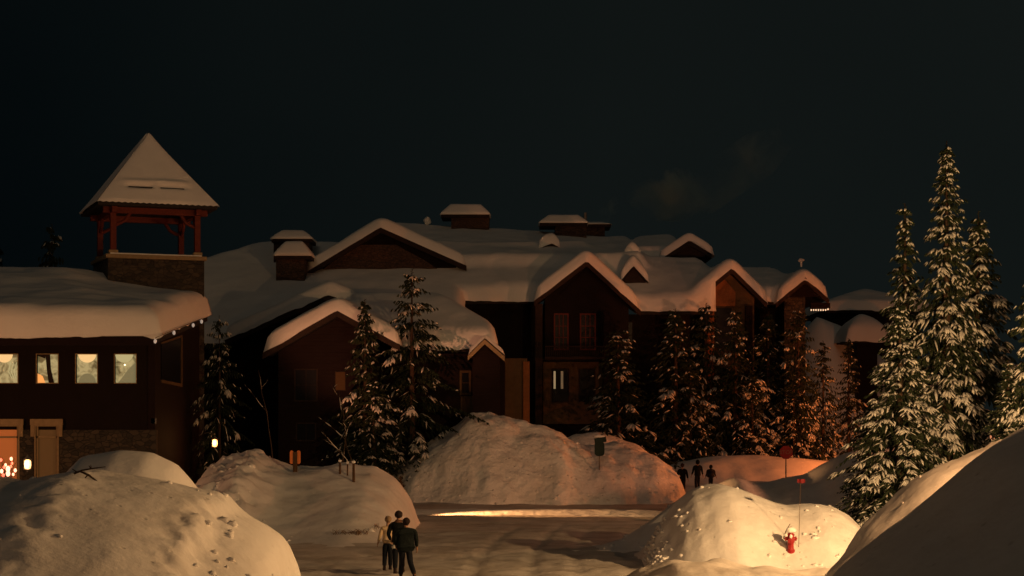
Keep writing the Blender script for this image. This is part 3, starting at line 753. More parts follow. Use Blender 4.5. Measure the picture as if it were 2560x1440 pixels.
for i, (a, b) in enumerate(ups):
    x0, x1, z0, z1 = ops[i]
    wn_ = window(LODGE, x0, x1, z0, z1, YW + 0.0, 1, 1, 'trim', 'glass', 0.035, proud=0.03)
    for c in [c for c in bpy.data.objects if c.parent == wn_]: c.data.materials[0] = DR; c.location.y += 0.20
    cx, hw, hh = (x0 + x1) / 2, (x1 - x0) / 2, z1 - z0
    def disc(name, c, rx, rz, a0, a1, y, mat, n=18):
        mb = MB(); pts = [(c[0] + rx * math.cos(a0 + (a1 - a0) * k / n), c[1] + rz * math.sin(a0 + (a1 - a0) * k / n)) for k in range(n + 1)]
        mb.prism(pts, y, y + 0.02); obj(name, mb, mat, wn_)
    if i == 1:
        mb = MB(); mb.prism([(cx - .12, z1), (cx + .08, z1), (cx + .12, z0 + .6), (cx + .26, z0), (cx + .02, z0), (cx - .06, z0 + .55)], YW + .13, YW + .16); obj('drape', mb, M['fascia'], wn_)
        mb = MB(); mb.prism([(x0, z1), (cx - .1, z1), (cx - .14, z1 - .18), (x0, z1 - .06)], YW + .135, YW + .155); obj('drape', mb, M['fascia'], wn_)
        mb = MB(); mb.prism([(x0, z0), (x0 + .34, z0), (x0 + .22, z0 + .3), (x0, z0 + .42)], YW + .13, YW + .15); obj('lampshade', mb, orange_m, wn_)
    else:
        dx = (-.18, 0, 0, -.08)[i]
        disc('lampshade', (cx + dx, z1 + 0.02), hw * .85, .38, math.pi, 2 * math.pi, YW + .11, shade_m if i != 3 else drape_l)
        if i == 2: disc('drape', (cx, z0), hw * .8, .42, 0, math.pi, YW + .12, drape_d)
        if i == 3:
            mb = MB(); mb.prism([(cx - .35, z0), (x1, z0), (x1, z1 - .3), (cx + .12, z0 + .62)], YW + .12, YW + .14); obj('drape', mb, drape_d, wn_)
            mb = MB(); mb.blob((cx - .05, YW + .10, z1 - .46), (.035, .02, .035), 3, 0, 8, 6); obj('lamp_bulb', mb, emit('lamp_bulb_glow', (1, .8, .45), 4), wn_)
        if i == 0:
            for k in range(3):
                mb = MB(); mb.tube([(cx + .1 + k * .14, YW + .1, z1 - .35), (cx + .02 + k * .12, YW + .1, z0 + .5), (cx + .16 + k * .08, YW + .1, z0 + .2)], 0.018, 5); obj('drape', mb, drape_l, wn_)
warm_room = emit('orange_room', (1.0, 0.24, 0.05), 0.24, (0.3, 0.12, 0.06))
dim_room = emit('dim_room', (0.9, 0.38, 0.10), 0.045, (0.12, 0.08, 0.05))
for i, (mm, lab) in enumerate(((warm_room, 'orange lit ground floor window'), (dim_room, 'dim ground floor window'))):
    x0, x1, z0, z1 = lops[i]
    wn_ = window(LODGE, x0, x1, z0, z1, YW - 0.14, 1, 1, 'trim', mm, 0.06, 0.06, header=0.0, label=lab)
    for c in [c for c in bpy.data.objects if c.parent == wn_]: c.location.y += 0.2
    mb = MB(); zz = lz(1092); mb.box(x0, x1, YW - .10, YW - .04, zz - .05, zz + .03); mb.box(x0, x0 + .08, YW - .10, YW - .04, z0, z1); mb.box(x1 - .08, x1, YW - .10, YW - .04, z0, z1); obj('muntins', mb, M['trim'], wn_)
    mb = MB(); mb.box(x0 - .24, x1 + .24, YW - .24, YW - .142, z1 + .061, z1 + .33); mb.box(x0 - .22, x0 - .062, YW - .235, YW - .142, z1 - .45, z1 + .061); mb.box(x1 + .062, x1 + .22, YW - .235, YW - .142, z1 - .45, z1 + .061)
    obj('lintel', mb, M['trim'], wn_)
# side window of the lodge, on the wall that recedes to the tower
mb = MB(); mb.prism([(81.5, 6.25), (81.5, 7.85), (86.2, 8.35), (86.2, 6.15)], -15.9, -15.86, 'X'); sw = obj('window', mb, M['glass'], LODGE, label='unlit slanted side window')
mb = MB(); yy = [81.5, 86.2]
mb.prism([(81.3, 6.12), (86.4, 6.0), (86.4, 6.15), (81.3, 6.25)], -15.87, -15.82, 'X'); mb.prism([(86.2, 6.1), (86.4, 6.1), (86.4, 8.5), (86.2, 8.45)], -15.88, -15.81, 'X'); mb.prism([(81.3, 7.85), (86.4, 8.4), (86.4, 8.5), (81.3, 7.95)], -15.875, -15.815, 'X')
obj('frame', mb, M['stucco'], sw)
mb = MB(); mb.box(-16.15, -15.85, 79.9, 80.02, 4.0, 7.9); obj('corner_board', mb, M['siding'], LODGE)
# bulbs on the rake
ls = thing('string_lights', 'row of pale round bulbs along the sloping eave of the lodge beside the tower', 'lights', (-15.4, 79.5, 8))
pb = emit('pale_bulb', (1.0, 0.85, 0.7), 0.25, (0.6, 0.55, 0.5))
pts = []
for px, py in ((388, 853), (435, 832), (483, 813), (504, 804)):
    Yb = 15.3 * F / (1280 - px); pts.append(P(px, py, Yb))
mb = MB(); mb.tube([p + Vector((0, 0, .14)) for p in pts], 0.015, 5); obj('cable', mb, M['fascia'], ls)
for i, p in enumerate(pts):
    mb = MB(); mb.blob(p, (.07, .07, .1), i, 0.03, 10, 8); obj('bulb', mb, pb, ls, smooth=True)
# vent on the wall
mb = MB(); mb.box(lx(378), lx(392), YW - .1, YW - .002, lz(1060), lz(1045)); obj('wall_vent', mb, M['metal'], LODGE, bevel=0.02)

# festive lights by the lower window
fest = thing('festive_bush', 'small bush hung with glowing red and white bulbs under the orange window', 'festive lights', P(20, 1200, 74))
mb = MB(); rnd = random.Random(4)
for k in range(60):
    a = rnd.uniform(0, 6.28); r = rnd.uniform(.1, .7); c = P(15, 1200, 74)
    mb.tube([c, c + Vector((math.cos(a) * r, math.sin(a) * r * .5, rnd.uniform(.3, 1.0)))], [0.012, 0.004], 4)
obj('twigs', mb, M['twig'], fest)
fb = [emit('red_bulb', (1.0, 0.09, 0.05), 2.6), emit('white_bulb', (1.0, 0.38, 0.22), 3.2)]
for i, (px, py, r, k) in enumerate([(2, 1150, .06, 0), (14, 1162, .05, 1), (28, 1147, .06, 1), (30, 1158, .05, 0), (20, 1172, .09, 1), (20, 1184, .09, 1), (4, 1178, .07, 1), (10, 1168, .05, 0), (38, 1176, .06, 1), (27, 1166, .05, 0), (8, 1188, .06, 0), (33, 1186, .05, 1)]):
    mb = MB(); mb.blob(P(px, py, 73.6), (r, r, r * 1.3), i, 0.05, 10, 8); obj('bulb', mb, fb[k], fest, smooth=True)
def lantern(name, label, px, py, Y, r, col, power, estr):
    c = P(px, py, Y); t = thing(name, label, 'lantern', c - Vector((0, 0, r * 2.4)))
    mb = MB(); mb.lathe([(.02, -r * 1.5), (r * .75, -r * 1.35), (r, -r * .4), (r * .95, r * .8), (r * .6, r * 1.2), (.02, r * 1.3)], c, 14); g = obj('globe', mb, emit(name + '_glow', col, estr), t, smooth=True)
    mb = MB(); mb.lathe([(.02, r * 1.32), (r * 1.35, r * 1.32), (r * 1.0, r * 1.7), (.05, r * 2.3), (.03, r * 2.5)], c, 14)
    mb.lathe([(.03, -r * 2.3), (.05, -r * 1.9), (r * 1.0, -r * 1.55), (r * 1.0, -r * 1.5), (.02, -r * 1.49)], c, 14)
    for k in range(4):
        a = math.pi / 4 + k * math.pi / 2; x, y = r * 1.12 * math.cos(a), r * 1.12 * math.sin(a); mb.tube([c + Vector((x, y, -r * 1.55)), c + Vector((x, y, r * 1.35))], r * .07, 5)
    obj('cage', mb, M['metal'], t)
    L = bpy.data.lights.new('lantern_light', 'POINT'); L.energy = power; L.color = col; L.shadow_soft_size = 0.1
    lo = bpy.data.objects.new('lantern_light', L); COL.objects.link(lo); lo.parent = t; lo.location = c + Vector((0, -r * 1.8, 0)) - t.location
    return t
lantern('post_lantern', 'bright lantern glowing on the snow beside the orange ground floor window', 69, 1160, 73.8, 0.14, (1.0, 0.50, 0.18), 28, 4)
t = lantern('wall_lantern', 'bright oval lantern at the foot of the stone tower', 537, 1107, 86, 0.13, (1.0, 0.40, 0.11), 40, 4)
mb = MB(); c = P(537, 1107, 86); mb.tube([c + Vector((0, 0, .42)), c + Vector((-.3, .3, .5)), c + Vector((-.62, .8, .45))], .03, 6); obj('bracket', mb, M['metal'], t)

# ------------------------------------------------------------------ stone tower
TOWER = thing('stone_tower', 'square stone tower with an open belfry and a steep snow covered pyramid roof', 'tower', (0, 0, 0))
hb = 2.42; hp = 2.12; hr = 3.06
zl_ = 12.7; ze = 15.2; zap = 19.15
mb = MB(); mb.box(-hb, hb, -hb, hb, -0.2, zl_ - .2); obj('shaft', mb, M['stone'], TOWER)
mb = MB(); mb.box(-hb - .12, hb + .12, -hb - .12, hb + .12, zl_ - .2, zl_); mb.box(-hb - .1, hb + .1, -hb - .1, -hb - .001, 10.2, 10.3); led = obj('ledge', mb, M['trim'], TOWER, bevel=.02)
mb = MB(); mb.box(-hb + .1, hb - .1, -hb + .0, -hb + .35, zl_ + .002, zl_ + .07); obj('ledge_snow', mb, M['snow'], led, bevel=.03)
for sx in (-1, 1):
    for sy in (-1, 1):
        mb = MB(); mb.box(sx * hp - .14, sx * hp + .14, sy * hp - .14, sy * hp + .14, zl_ + .005, ze - .02); pst = obj('post', mb, M['red_beam'], TOWER)
        mb = MB(); mb.box(sx * hp - .22, sx * hp + .22, sy * hp - .22, sy * hp + .22, zl_ + .004, zl_ + .22); obj('post_base', mb, M['trim'], pst)
        mb = MB()
        for ax in (0, 1):
            d = (-sx, 0) if ax == 0 else (0, -sy)
            p0 = Vector((sx * hp + d[0] * .14, sy * hp + d[1] * .14, ze - 1.0)); p1 = Vector((sx * hp + d[0] * .85, sy * hp + d[1] * .85, ze - .38))
            mb.tube([p0, (p0 + p1) / 2 + Vector((d[0] * .08, d[1] * .08, -.1)), p1], .09, 6)
        obj('brace', mb, M['red_beam'], pst)
mb = MB()
for s_ in (-1, 1):
    mb.box(-hp - .5, hp + .5, s_ * hp - .13, s_ * hp + .13, ze - .42, ze - .06); mb.box(s_ * hp - .13, s_ * hp + .13, -hp - .5, hp + .5, ze - .415, ze - .065)
obj('beam', mb, M['red_beam'], TOWER)
mb = MB(); b_ = hr - .08
mb.add([(-b_, -b_, ze - .12), (b_, -b_, ze - .12), (b_, b_, ze - .12), (-b_, b_, ze - .12), (-b_, -b_, ze - .002), (b_, -b_, ze - .002), (b_, b_, ze - .002), (-b_, b_, ze - .002), (0, 0, zap - .1)],
       [(3, 2, 1, 0), (0, 1, 5, 4), (1, 2, 6, 5), (2, 3, 7, 6), (3, 0, 4, 7), (4, 5, 8), (5, 6, 8), (6, 7, 8), (7, 4, 8)])
tr = obj('roof', mb, M['shingle'], TOWER)
mb = MB()
# snow as four finely divided faces, thin at the eave, with a slid slab and its two cracks on the front
n = 40
for side in range(4):
    R4 = Matrix.Rotation(side * math.pi / 2, 3, 'Z')
    vs = []
    for j in range(n + 1):
        v = j / n; half = hr * (1 - v)
        for i in range(n + 1):
            u = -1 + 2 * i / n
            x = u * half; y = -half; z = ze + (zap - ze) * v
            edge = 1 - abs(u) ** 6
            lift = .10 + .05 * math.sin(x * 2.3 + side) * .4
            if j == 0: lift = 0.02 + 0.05 * (i % 2)
            if side == 0:
                if .24 < v < .33 and abs(x) < 2.0: lift += .12 * (1 - abs((v - .285) / .045)) * (1 - (abs(x) / 2.0) ** 4)
                if .20 < v < .245 and (.15 < abs(x) < 1.45): lift -= .14
            lift *= .4 + .6 * edge if j else 1
            vs.append(R4 @ Vector((x, y - lift * .6, z + lift * .75)))
    fs = [(j * (n + 1) + i, j * (n + 1) + i + 1, (j + 1) * (n + 1) + i + 1, (j + 1) * (n + 1) + i) for j in range(n) for i in range(n)]
    mb.add(vs, fs)
obj('roof_snow', mb, M['snow_roof'], tr, smooth=True)
mb = MB()
for sx_ in ((-1.4, -.2), (.2, 1.4)):
    v = .222; half = hr * (1 - v)
    mb.box(sx_[0], sx_[1], -half - .055, -half - .01, ze + (zap - ze) * v - .01, ze + (zap - ze) * v + .05)
obj('snow_crack', mb, M['fascia'], tr)
TOWER.location = (PX(370, 93), 93.0, 0); TOWER.rotation_euler = (0, 0, math.radians(21.5))

# ------------------------------------------------------------------ cabins behind at the right
def cabin(name, label, pl, pr, pt, pe, pb, Y, dep, T, hip):
    t = thing(name, label, 'cabin', ((PX(pl, Y) + PX(pr, Y)) / 2, Y + dep / 2, 0))
    x0, x1, y1 = PX(pl, Y), PX(pr, Y), Y + dep
    zt, zE = PZ(pt, Y + dep / 2), PZ(pe, Y)
    def h(X, Yy):
        d = np.minimum(np.minimum((X - x0) * hip, (x1 - X) * hip), np.minimum((Yy - Y), (y1 - Yy)) * (zt - zE) / (dep / 2))
        return zE + np.clip(d, 0, zt - zE)
    snow_field(t, [(x0, x1, Y, y1, h)], T, 0.25, 6, seed=77)
    mb = MB(); mb.box(x0 + 1, x1 - 1, Y + 1, y1 - 1, -0.2, zE - .1); obj('wall', mb, M['siding'], t)
    return t
cabin('cabin', 'far cabin with a broad snowy hip roof right of the chalet', 2062, 2330, 725, 775, 900, 150, 14, 0.7, 0.35)
cabin('cabin', 'small cabin with a domed snow cap before the far cabin', 2116, 2232, 808, 852, 900, 140, 6, 1.1, 0.8)
# ------------------------------------------------------------------ conifers
def conifer_meshes(seed, H, R0, power=0.85, dens=1.0, snow=1.0, whorl=0.3, fine=1.0, zlow=0.04):
    rnd = random.Random(seed)
    nv, nf, sv, sf = [], [], [], []
    def blade(p, d, L, w, droop):
        a = d.cross(Vector((0, 0, 1)))
        if a.length < .05: a = Vector((1, 0, 0))
        a.normalize()
        mid = p + d * L * .5 + Vector((0, 0, -droop * L * .15)); tip = p + d * L + Vector((0, 0, -droop * L * .5))
        o = len(nv)
        nv.extend([p, mid + a * w, mid - a * w, tip, mid + Vector((0, 0, -w * 1.3)), mid + Vector((0, 0, w * .4))])
        nf.extend([(o, o + 1, o + 3, o + 2), (o, o + 4, o + 3, o + 5)])
        return a, mid, tip
    def cap(p, a, mid, tip, w, h):
        o = len(sv); up = Vector((0, 0, 1))
        sv.extend([p + up * .01, mid + a * w + up * .01, mid - a * w + up * .01, tip + up * .02, p.lerp(mid, .6) + up * h, mid.lerp(tip, .5) + up * h * .8])
        sf.extend([(o, o + 1, o + 4), (o, o + 4, o + 2), (o + 1, o + 3, o + 5), (o + 1, o + 5, o + 4), (o + 3, o + 2, o + 5), (o + 2, o + 4, o + 5), (o, o + 2, o + 3, o + 1)])
    z = H * zlow; 
    lean = (rnd.uniform(-.01, .01) * H, rnd.uniform(-.01, .01) * H)
    ph = [rnd.uniform(0, 6.28) for _ in range(4)]
    while z < H * .985:
        f = z / H
        lump = 1 + .16 * math.sin(f * 17 + ph[0]) + .10 * math.sin(f * 41 + ph[1])
        Lm = R0 * (1 - f) ** power * lump + .10
        nb = max(4, int((5 + 5 * (1 - f)) * dens))
        a0 = rnd.uniform(0, 6.28)
        for b in range(nb):
            az = a0 + 2 * math.pi * b / nb + rnd.uniform(-.3, .3)
            side = 1 + .18 * math.sin(az * 2 + ph[2] + f * 6)
            L = Lm * rnd.uniform(.68, 1.12) * side
            if rnd.random() < .07: L *= 1.18
            zb = z + rnd.uniform(-.4, .4) * whorl
            h = Vector((math.cos(az), math.sin(az), 0)); hs = Vector((-math.sin(az), math.cos(az), 0))
            rise = .45 * f * f + rnd.uniform(-.05, .08); dr = (.62 - .35 * f) * rnd.uniform(.7, 1.25)
            bend = rnd.uniform(-.15, .15)
            load = rnd.random()                                   # how much snow lies on this branch
            step = (.17 / fine) * (1.0 + .4 * (1 - f))
            n = max(3, int(L / step))
            for k in range(n + 1):
                t = (k + .3) / (n + .3)
                if t < .12 and L > .8: continue
                c = Vector((0, 0, zb)) + h * (L * t) + hs * (bend * L * t * t) + Vector((0, 0, L * (rise * t - dr * t * t)))
                tl = (.16 + .42 * (1 - t) ** .7 * min(1, L / 1.6)) * rnd.uniform(.75, 1.2)
                for sgn in (-1, 1):
                    if t > .97 and sgn > 0: dvec = h + Vector((0, 0, -.6))
                    else: dvec = h * rnd.uniform(.45, .9) + hs * sgn * rnd.uniform(.5, 1.0) + Vector((0, 0, -rnd.uniform(.15, .7)))
                    dvec.normalize()
                    w = rnd.uniform(.035, .06) * (1.15 / fine ** .5)
                    a, mid, tip = blade(c, dvec, tl, w, rnd.uniform(.4, 1.1))
                    if rnd.random() < (.15 + .85 * load) * snow * (.55 + .45 * min(1, t * 1.6)):
                        cap(c, a, mid, tip, w * rnd.uniform(.7, 1.25), rnd.uniform(.02, .05) + .05 * load * (t > .35))
                    if rnd.random() < .45:                        # hanging twig
                        blade(mid, (dvec * .4 + Vector((0, 0, -1))).normalized(), tl * .55, w * .8, .2)
            if load > 1 - .85 * snow and L > .45:                 # heavy pads: fans of snow-laden twigs bent down
                for q in range(max(1, int(L / .55))):
                    t = rnd.uniform(.35, .98)
                    c = Vector((0, 0, zb)) + h * (L * t) + hs * (bend * L * t * t) + Vector((0, 0, L * (rise * t - dr * t * t) + .03))
                    size = rnd.uniform(.22, .44) * min(1, .45 + L / 2.2)
                    for g in range(9):
                        an = (g - 4) * .30 + rnd.uniform(-.12, .12)
                        dv = (h * math.cos(an) + hs * math.sin(an) + Vector((0, 0, -rnd.uniform(.45, .95)))).normalized()
                        o_ = c + hs * rnd.uniform(-.05, .05) + h * rnd.uniform(-.06, .04)
                        wq = size * rnd.uniform(.13, .2)
                        aa, mm, tt = blade(o_, dv, size * rnd.uniform(.8, 1.25), wq * .9, .5)
                        cap(o_, aa, mm, tt, wq, size * rnd.uniform(.13, .24))
        z += whorl * rnd.uniform(.8, 1.2) * (.55 + .6 * (1 - f))
    # leader
    for k in range(10):
        a = rnd.uniform(0, 6.28); blade(Vector((0, 0, H * (.95 + .005 * k))), Vector((math.cos(a) * .6, math.sin(a) * .6, .6)).normalized(), .14, .02, .3)
    def mesh(name, v, f, mat, sm):
        me = bpy.data.meshes.new(name); me.from_pydata([tuple(q) for q in v], [], f); me.materials.append(mat)
        if sm: me.shade_smooth()
        return me
    tm = MB(); tm.tube([(0, 0, -.3), (0, 0, H * .3), (lean[0] * .3, lean[1] * .3, H * .7), (0, 0, H)], [.016 * H + .03, .012 * H + .02, .006 * H + .01, .012], 9)
    trm = bpy.data.meshes.new('trunk'); trm.from_pydata([tuple(q) for q in tm.v], [], tm.f); trm.materials.append(M['bark']); trm.shade_smooth()
    return trm, mesh('crown', nv, nf, M['needles'], False), mesh('branch_snow', sv, sf, M['snow_tree'], True)

def conifer(meshes, label, loc, s=1.0, rz=0.0, group=None, sx=None, name='fir_tree'):
    t = thing(name, label, 'fir tree', loc, group)
    t.scale = ((sx or s), (sx or s), s); t.rotation_euler = (0, 0, rz)
    tr, cr, sn = meshes
    for nm, me in (('trunk', tr), ('crown', cr)):
        o = bpy.data.objects.new(nm, me); COL.objects.link(o); o.parent = t
    so = bpy.data.objects.new('branch_snow', sn); COL.objects.link(so); so.parent = o; so['kind'] = 'stuff'
    return t
def tree_at(meshes, H0, px, ptop, Y, label, zb=0.0, rz=0.0, wid=1.0, group=None, name='fir_tree'):
    zt = PZ(ptop, Y); s = (zt - zb) / H0
    return conifer(meshes, label, (PX(px, Y), Y, zb), s, rz, group, s * wid, name)

big = [conifer_meshes(5, 13.8, 2.9, 1.2, 1.0, .62, .33, 1.25), conifer_meshes(8, 11.5, 2.7, .95, 1.0, .58, .33, 1.2), conifer_meshes(9, 11.4, 2.2, 1.2, .85, .42, .33, 1.2)]
gr = 'tall snowy firs at the right'
tree_at(big[0], 13.8, 2367, 352, 65, 'tallest snow laden fir at the right, rising highest against the sky', 0, 0.3, 1.0, gr)
tree_at(big[1], 11.5, 2446, 527, 67, 'broad snow laden fir right behind the tallest one, its tip to the right', 0, 1.0, 1.05, gr)
tree_at(big[2], 11.4, 2262, 508, 66, 'slim dark fir left of the tallest fir, thinly snowed', 0, 2.0, 1.0, gr)
tree_at(big[1], 11.5, 2248, 748, 62, 'shorter fir at the left foot of the tall group, with a narrow lit tip', 0, 4.2, 1.28, gr)
tree_at(big[1], 11.5, 2175, 1010, 63.5, 'lowest dark fir skirt at the left edge of the tall fir group', 0, 2.2, 1.5, gr)
tree_at(big[1], 11.5, 2600, 560, 60, 'fir cut off by the right edge of the picture', 0, 0.4, .9, gr)
tree_at(big[2], 11.4, 2520, 900, 60.5, 'small fir between the tall group and the right edge', 0, 3.4, 1.7, gr)
mid = [conifer_meshes(21, 9, 2.4, .8, .85, .27, .38, .8), conifer_meshes(22, 9, 2.3, .85, .85, .22, .38, .8), conifer_meshes(23, 9, 2.6, .72, .9, .24, .38, .8)]
gr = 'firs in the row before the chalet'
row = [(1545, 822, 106, 0, 1.45, 'leftmost fir of the row before the chalet, right behind the green sign'),
       (1688, 772, 110, 1, 1.25, 'second fir from the left in the row before the chalet'),
       (1765, 758, 112, 2, 1.0, 'third fir from the left in the row, below the rust lit gable'),
       (1838, 775, 111, 0, 1.1, 'fourth fir from the left in the row before the chalet'),
       (1920, 782, 112.5, 1, 1.1, 'fifth fir of the row, between the two right gables'),
       (1996, 772, 111, 2, .8, 'sixth fir of the row, before the stone end wall of the chalet'),
       (2058, 852, 112, 0, .85, 'short fir of the row just right of the chalet end wall'),
       (2122, 846, 116, 1, .9, 'last and faintest fir of the row, before the small domed cabin'),
       (1725, 900, 110, 2, 1.1, 'low fir filling the gap above the three distant walkers'),
       (1880, 930, 109.5, 1, 1.15, 'low dense fir left of the stop sign'),
       (1985, 935, 110, 0, 1.15, 'low dense fir right behind the stop sign')]
for i, (px, pt, Y, k, wd_, lab) in enumerate(row):
    tree_at(mid[k], 9, px, pt, Y, lab, 1.0 if px > 1700 else 0.3, i * 1.37, wd_, gr)
sp = conifer_meshes(31, 10.5, 3.9, .70, .62, .32, .46, .9, zlow=.17)
tree_at(sp, 10.5, 1030, 672, 98.4, 'large open branched spruce before the front wing of the chalet', 0, .7, 1.0, None, 'spruce_tree')
tree_at(mid[1], 9, 912, 748, 96.3, 'thin dark spruce left of the large open spruce', 0, .9, .85, None, 'spruce_tree')
tree_at(mid[2], 9, 935, 950, 95.5, 'low dark spruce at the foot of the large open spruce', 0, 2.9, 1.5, None, 'spruce_tree')
tree_at(sp, 10.5, 548, 788, 88.5, 'snowy fir half hidden behind the stone tower', 0, 2.0, .62)
tree_at(mid[0], 9, 130, 560, 120, 'faint snowy fir behind the lodge, left of the tower', 0, 2.0, .6)
tree_at(mid[1], 9, -6, 605, 118, 'faint fir behind the lodge at the left edge', 0, 1.0, .6)

# bare shrubs and saplings
def bare(name, label, px, py, Y, H, seed, n, spread, mat='twig', snow=True):
    rnd = random.Random(seed); c = P(px, py, Y); t = thing(name, label, 'shrub', c)
    mb, sb = MB(), MB()
    def br(p, d, L, r, lev):
        pts = [p]; 
        for k in range(4):
            d = (d + Vector((rnd.uniform(-.22, .22), rnd.uniform(-.22, .22), .06))).normalized(); pts.append(pts[-1] + d * L / 4)
        mb.tube(pts, [r, r * .85, r * .7, r * .55, r * .35], 5)
        if snow and lev > 0: sb.tube([q + Vector((0, 0, r * .9)) for q in pts[1:4]], [r * .9, r * 1.2, r * .6], 5)
        if lev < 3:
            for k in range(n if lev else n + 1):
                q = pts[rnd.randint(1, 4)]; a = rnd.uniform(0, 6.28)
                br(q, (d * .5 + Vector((math.cos(a), math.sin(a), .35)) * .8).normalized(), L * rnd.uniform(.4, .62) * spread, r * .55, lev + 1)
    br(c - Vector((0, 0, .2)), Vector((0, 0, 1)), H, .035, 0)
    b = obj('branches', mb, M[mat], t)
    if sb.f: obj('branch_snow', sb, M['snow_tree'], b)
    return t
bare('sapling', 'bare sapling between the tower and the maroon porch wing', 682, 1140, 88, 3.2, 3, 1, .8)
bare('bare_shrub', 'bare snowy shrub rising behind the stakes on the middle pile', 852, 1180, 80, 3.6, 6, 1, 1.0)
bare('bare_shrub', 'low bare shrub with spreading twigs right of the stakes', 885, 1180, 79, 1.7, 8, 2, 1.2)
# three stakes
for i, (px, yt, yb, lab) in enumerate(((848, 1148, 1178, 'left wooden stake stuck in the middle snow pile'), (867, 1152, 1182, 'middle and thinnest wooden stake in the middle snow pile'), (886, 1150, 1198, 'right and tallest wooden stake in the middle snow pile'))):
    c = place_on(A_MID, px, yb); s = c.y / F; h = (yb - yt) * s; r = (.05, .035, .06)[i]
    t = thing('stake', lab, 'stake', c, 'stakes on the middle pile')
    mb = MB(); mb.tube([c - Vector((0, 0, .3)), c + Vector((0, 0, h))], [r, r * .85], 7); obj('shaft', mb, M['wood_post'], t)
    mb = MB(); mb.blob(c + Vector((0, 0, h + .03)), (r * 1.5, r * 1.5, .06), i); obj('snow_cap', mb, M['snow'], t, smooth=True)
# branch sticking out of the left pile
c = place_on(A_LEFT, 215, 1190); t = thing('branch', 'broken branch sticking out of the top of the big left pile', 'branch', c)
mb = MB(); q = lambda px, py: P(px, py, c.y)
mb.tube([q(185, 1184), q(205, 1176), q(232, 1171), q(264, 1167)], [.022, .02, .016, .008], 6)
mb.tube([q(228, 1172), q(222, 1164)], [.016, .008], 5); mb.tube([q(228, 1170), q(227, 1162)], [.014, .006], 5)
mb.tube([q(200, 1178), q(222, 1188), q(238, 1200), q(246, 1206)], [.022, .025, .02, .01], 6); mb.tube([q(220, 1186), q(212, 1196)], [.02, .01], 5)
mb.tube([q(192, 1180), q(180, 1172)], [.016, .008], 5)
obj('wood', mb, M['bark'], t)
for i, (px, py, n_) in enumerate(((868, 1330, 26), (905, 1328, 14), (948, 1318, 6))):
    c = P(px, py, CH * F / (py - HY)); c = place_on(A_MID, px, py - 2) if i < 3 else c
    t = thing('grass_tuft', ('widest dry grass tuft at the foot of the middle pile', 'middle dry grass tuft at the foot of the middle pile', 'smallest dry tuft just left of the walkers')[i], 'grass tuft', c, 'dry tufts')
    mb = MB(); rnd = random.Random(i)
    for k in range(n_ * 2):
        x = rnd.uniform(-.5, .5) * n_ / 26; b0 = c + Vector((x, rnd.uniform(-.2, .2), -.05)); d = Vector((rnd.uniform(-.14, .14), rnd.uniform(-.1, .1), rnd.uniform(.1, .26)))
        mb.tube([b0, b0 + d * .6, b0 + d + Vector((d.x * .6, 0, -.03))], [.010, .008, .003], 4)
    obj('blades', mb, M['grass'], t)
c = P(1003, 1205, 84); t = thing('bare_shrub', 'small dark shrub at the right shoulder of the middle pile', 'shrub', P(1008, 1255, 84))
mb = MB(); rnd = random.Random(9)
for k in range(70):
    u = rnd.random(); b0 = P(1012 - 12 * u + rnd.uniform(-4, 4), 1250 - 56 * u, 84); d = Vector((rnd.uniform(-.16, .2), rnd.uniform(-.1, .1), rnd.uniform(.03, .22)))
    mb.tube([b0, b0 + d], [.014, .006], 4)
mb.tube([P(1014, 1262, 84), P(1008, 1225, 84), P(1000, 1194, 84)], [.05, .04, .02], 6)
obj('branches', mb, M['wood_post'], t)

# ------------------------------------------------------------------ signs, hydrant
def rounded(cx, cz, w, h, r, n=5):
    pts = []
    for (sx, sz, a) in ((1, 1, 0), (-1, 1, 90), (-1, -1, 180), (1, -1, 270)):
        for k in range(n + 1):
            t = math.radians(a + 90 * k / n); pts.append((cx + sx * (w / 2 - r) + r * math.cos(t), cz + sz * (h / 2 - r) + r * math.sin(t)))
    return pts
c = P(1965, 1232, 92); s = 92 / F
t = thing('stop_sign', 'red octagonal stop sign on a thin post at the orange lit snow bank', 'stop sign', (c.x, 92, 0))
zc = PZ(1131, 92); R = 17.5 * s
mb = MB(); mb.tube([(c.x, 92.03, -.2), (c.x, 92.03, zc + R * .8)], .035, 8); obj('post', mb, M['metal'], t)
octo = lambda r: [(c.x + r * math.cos(math.radians(22.5 + 45 * k)), zc + r * math.sin(math.radians(22.5 + 45 * k))) for k in range(8)]
mb = MB(); mb.prism(octo(R), 91.96, 91.985); pl_ = obj('plate', mb, M['sign_red'], t)
mb = MB(); mb.prism(octo(R * .93), 91.955, 91.962); obj('red_face', mb, M['sign_red'], pl_)
def text_mesh(txt, size, mat, parent, loc, rx=math.radians(90), name='lettering'):
    cu = bpy.data.curves.new(name, 'FONT'); cu.body = txt; cu.size = size; cu.align_x = 'CENTER'; cu.align_y = 'CENTER'; cu.extrude = .002; cu.offset = size * .02
    to = bpy.data.objects.new('tmp', cu); COL.objects.link(to)
    bpy.context.view_layer.update()
    me = bpy.data.meshes.new_from_object(to.evaluated_get(bpy.context.evaluated_depsgraph_get()))
    bpy.data.objects.remove(to)
    me.materials.clear(); me.materials.append(mat)
    o = bpy.data.objects.new(name, me); COL.objects.link(o); o.parent = parent
    o.rotation_euler = (rx, 0, 0); o.location = Vector(loc) - base_of(parent)
    return o
text_mesh('STOP', R * .78, noisy('dark_letters', (.10, .05, .045), (.14, .07, .06), 9), pl_, (c.x, 91.951, zc))  # letters in an even dark colour, so they barely show

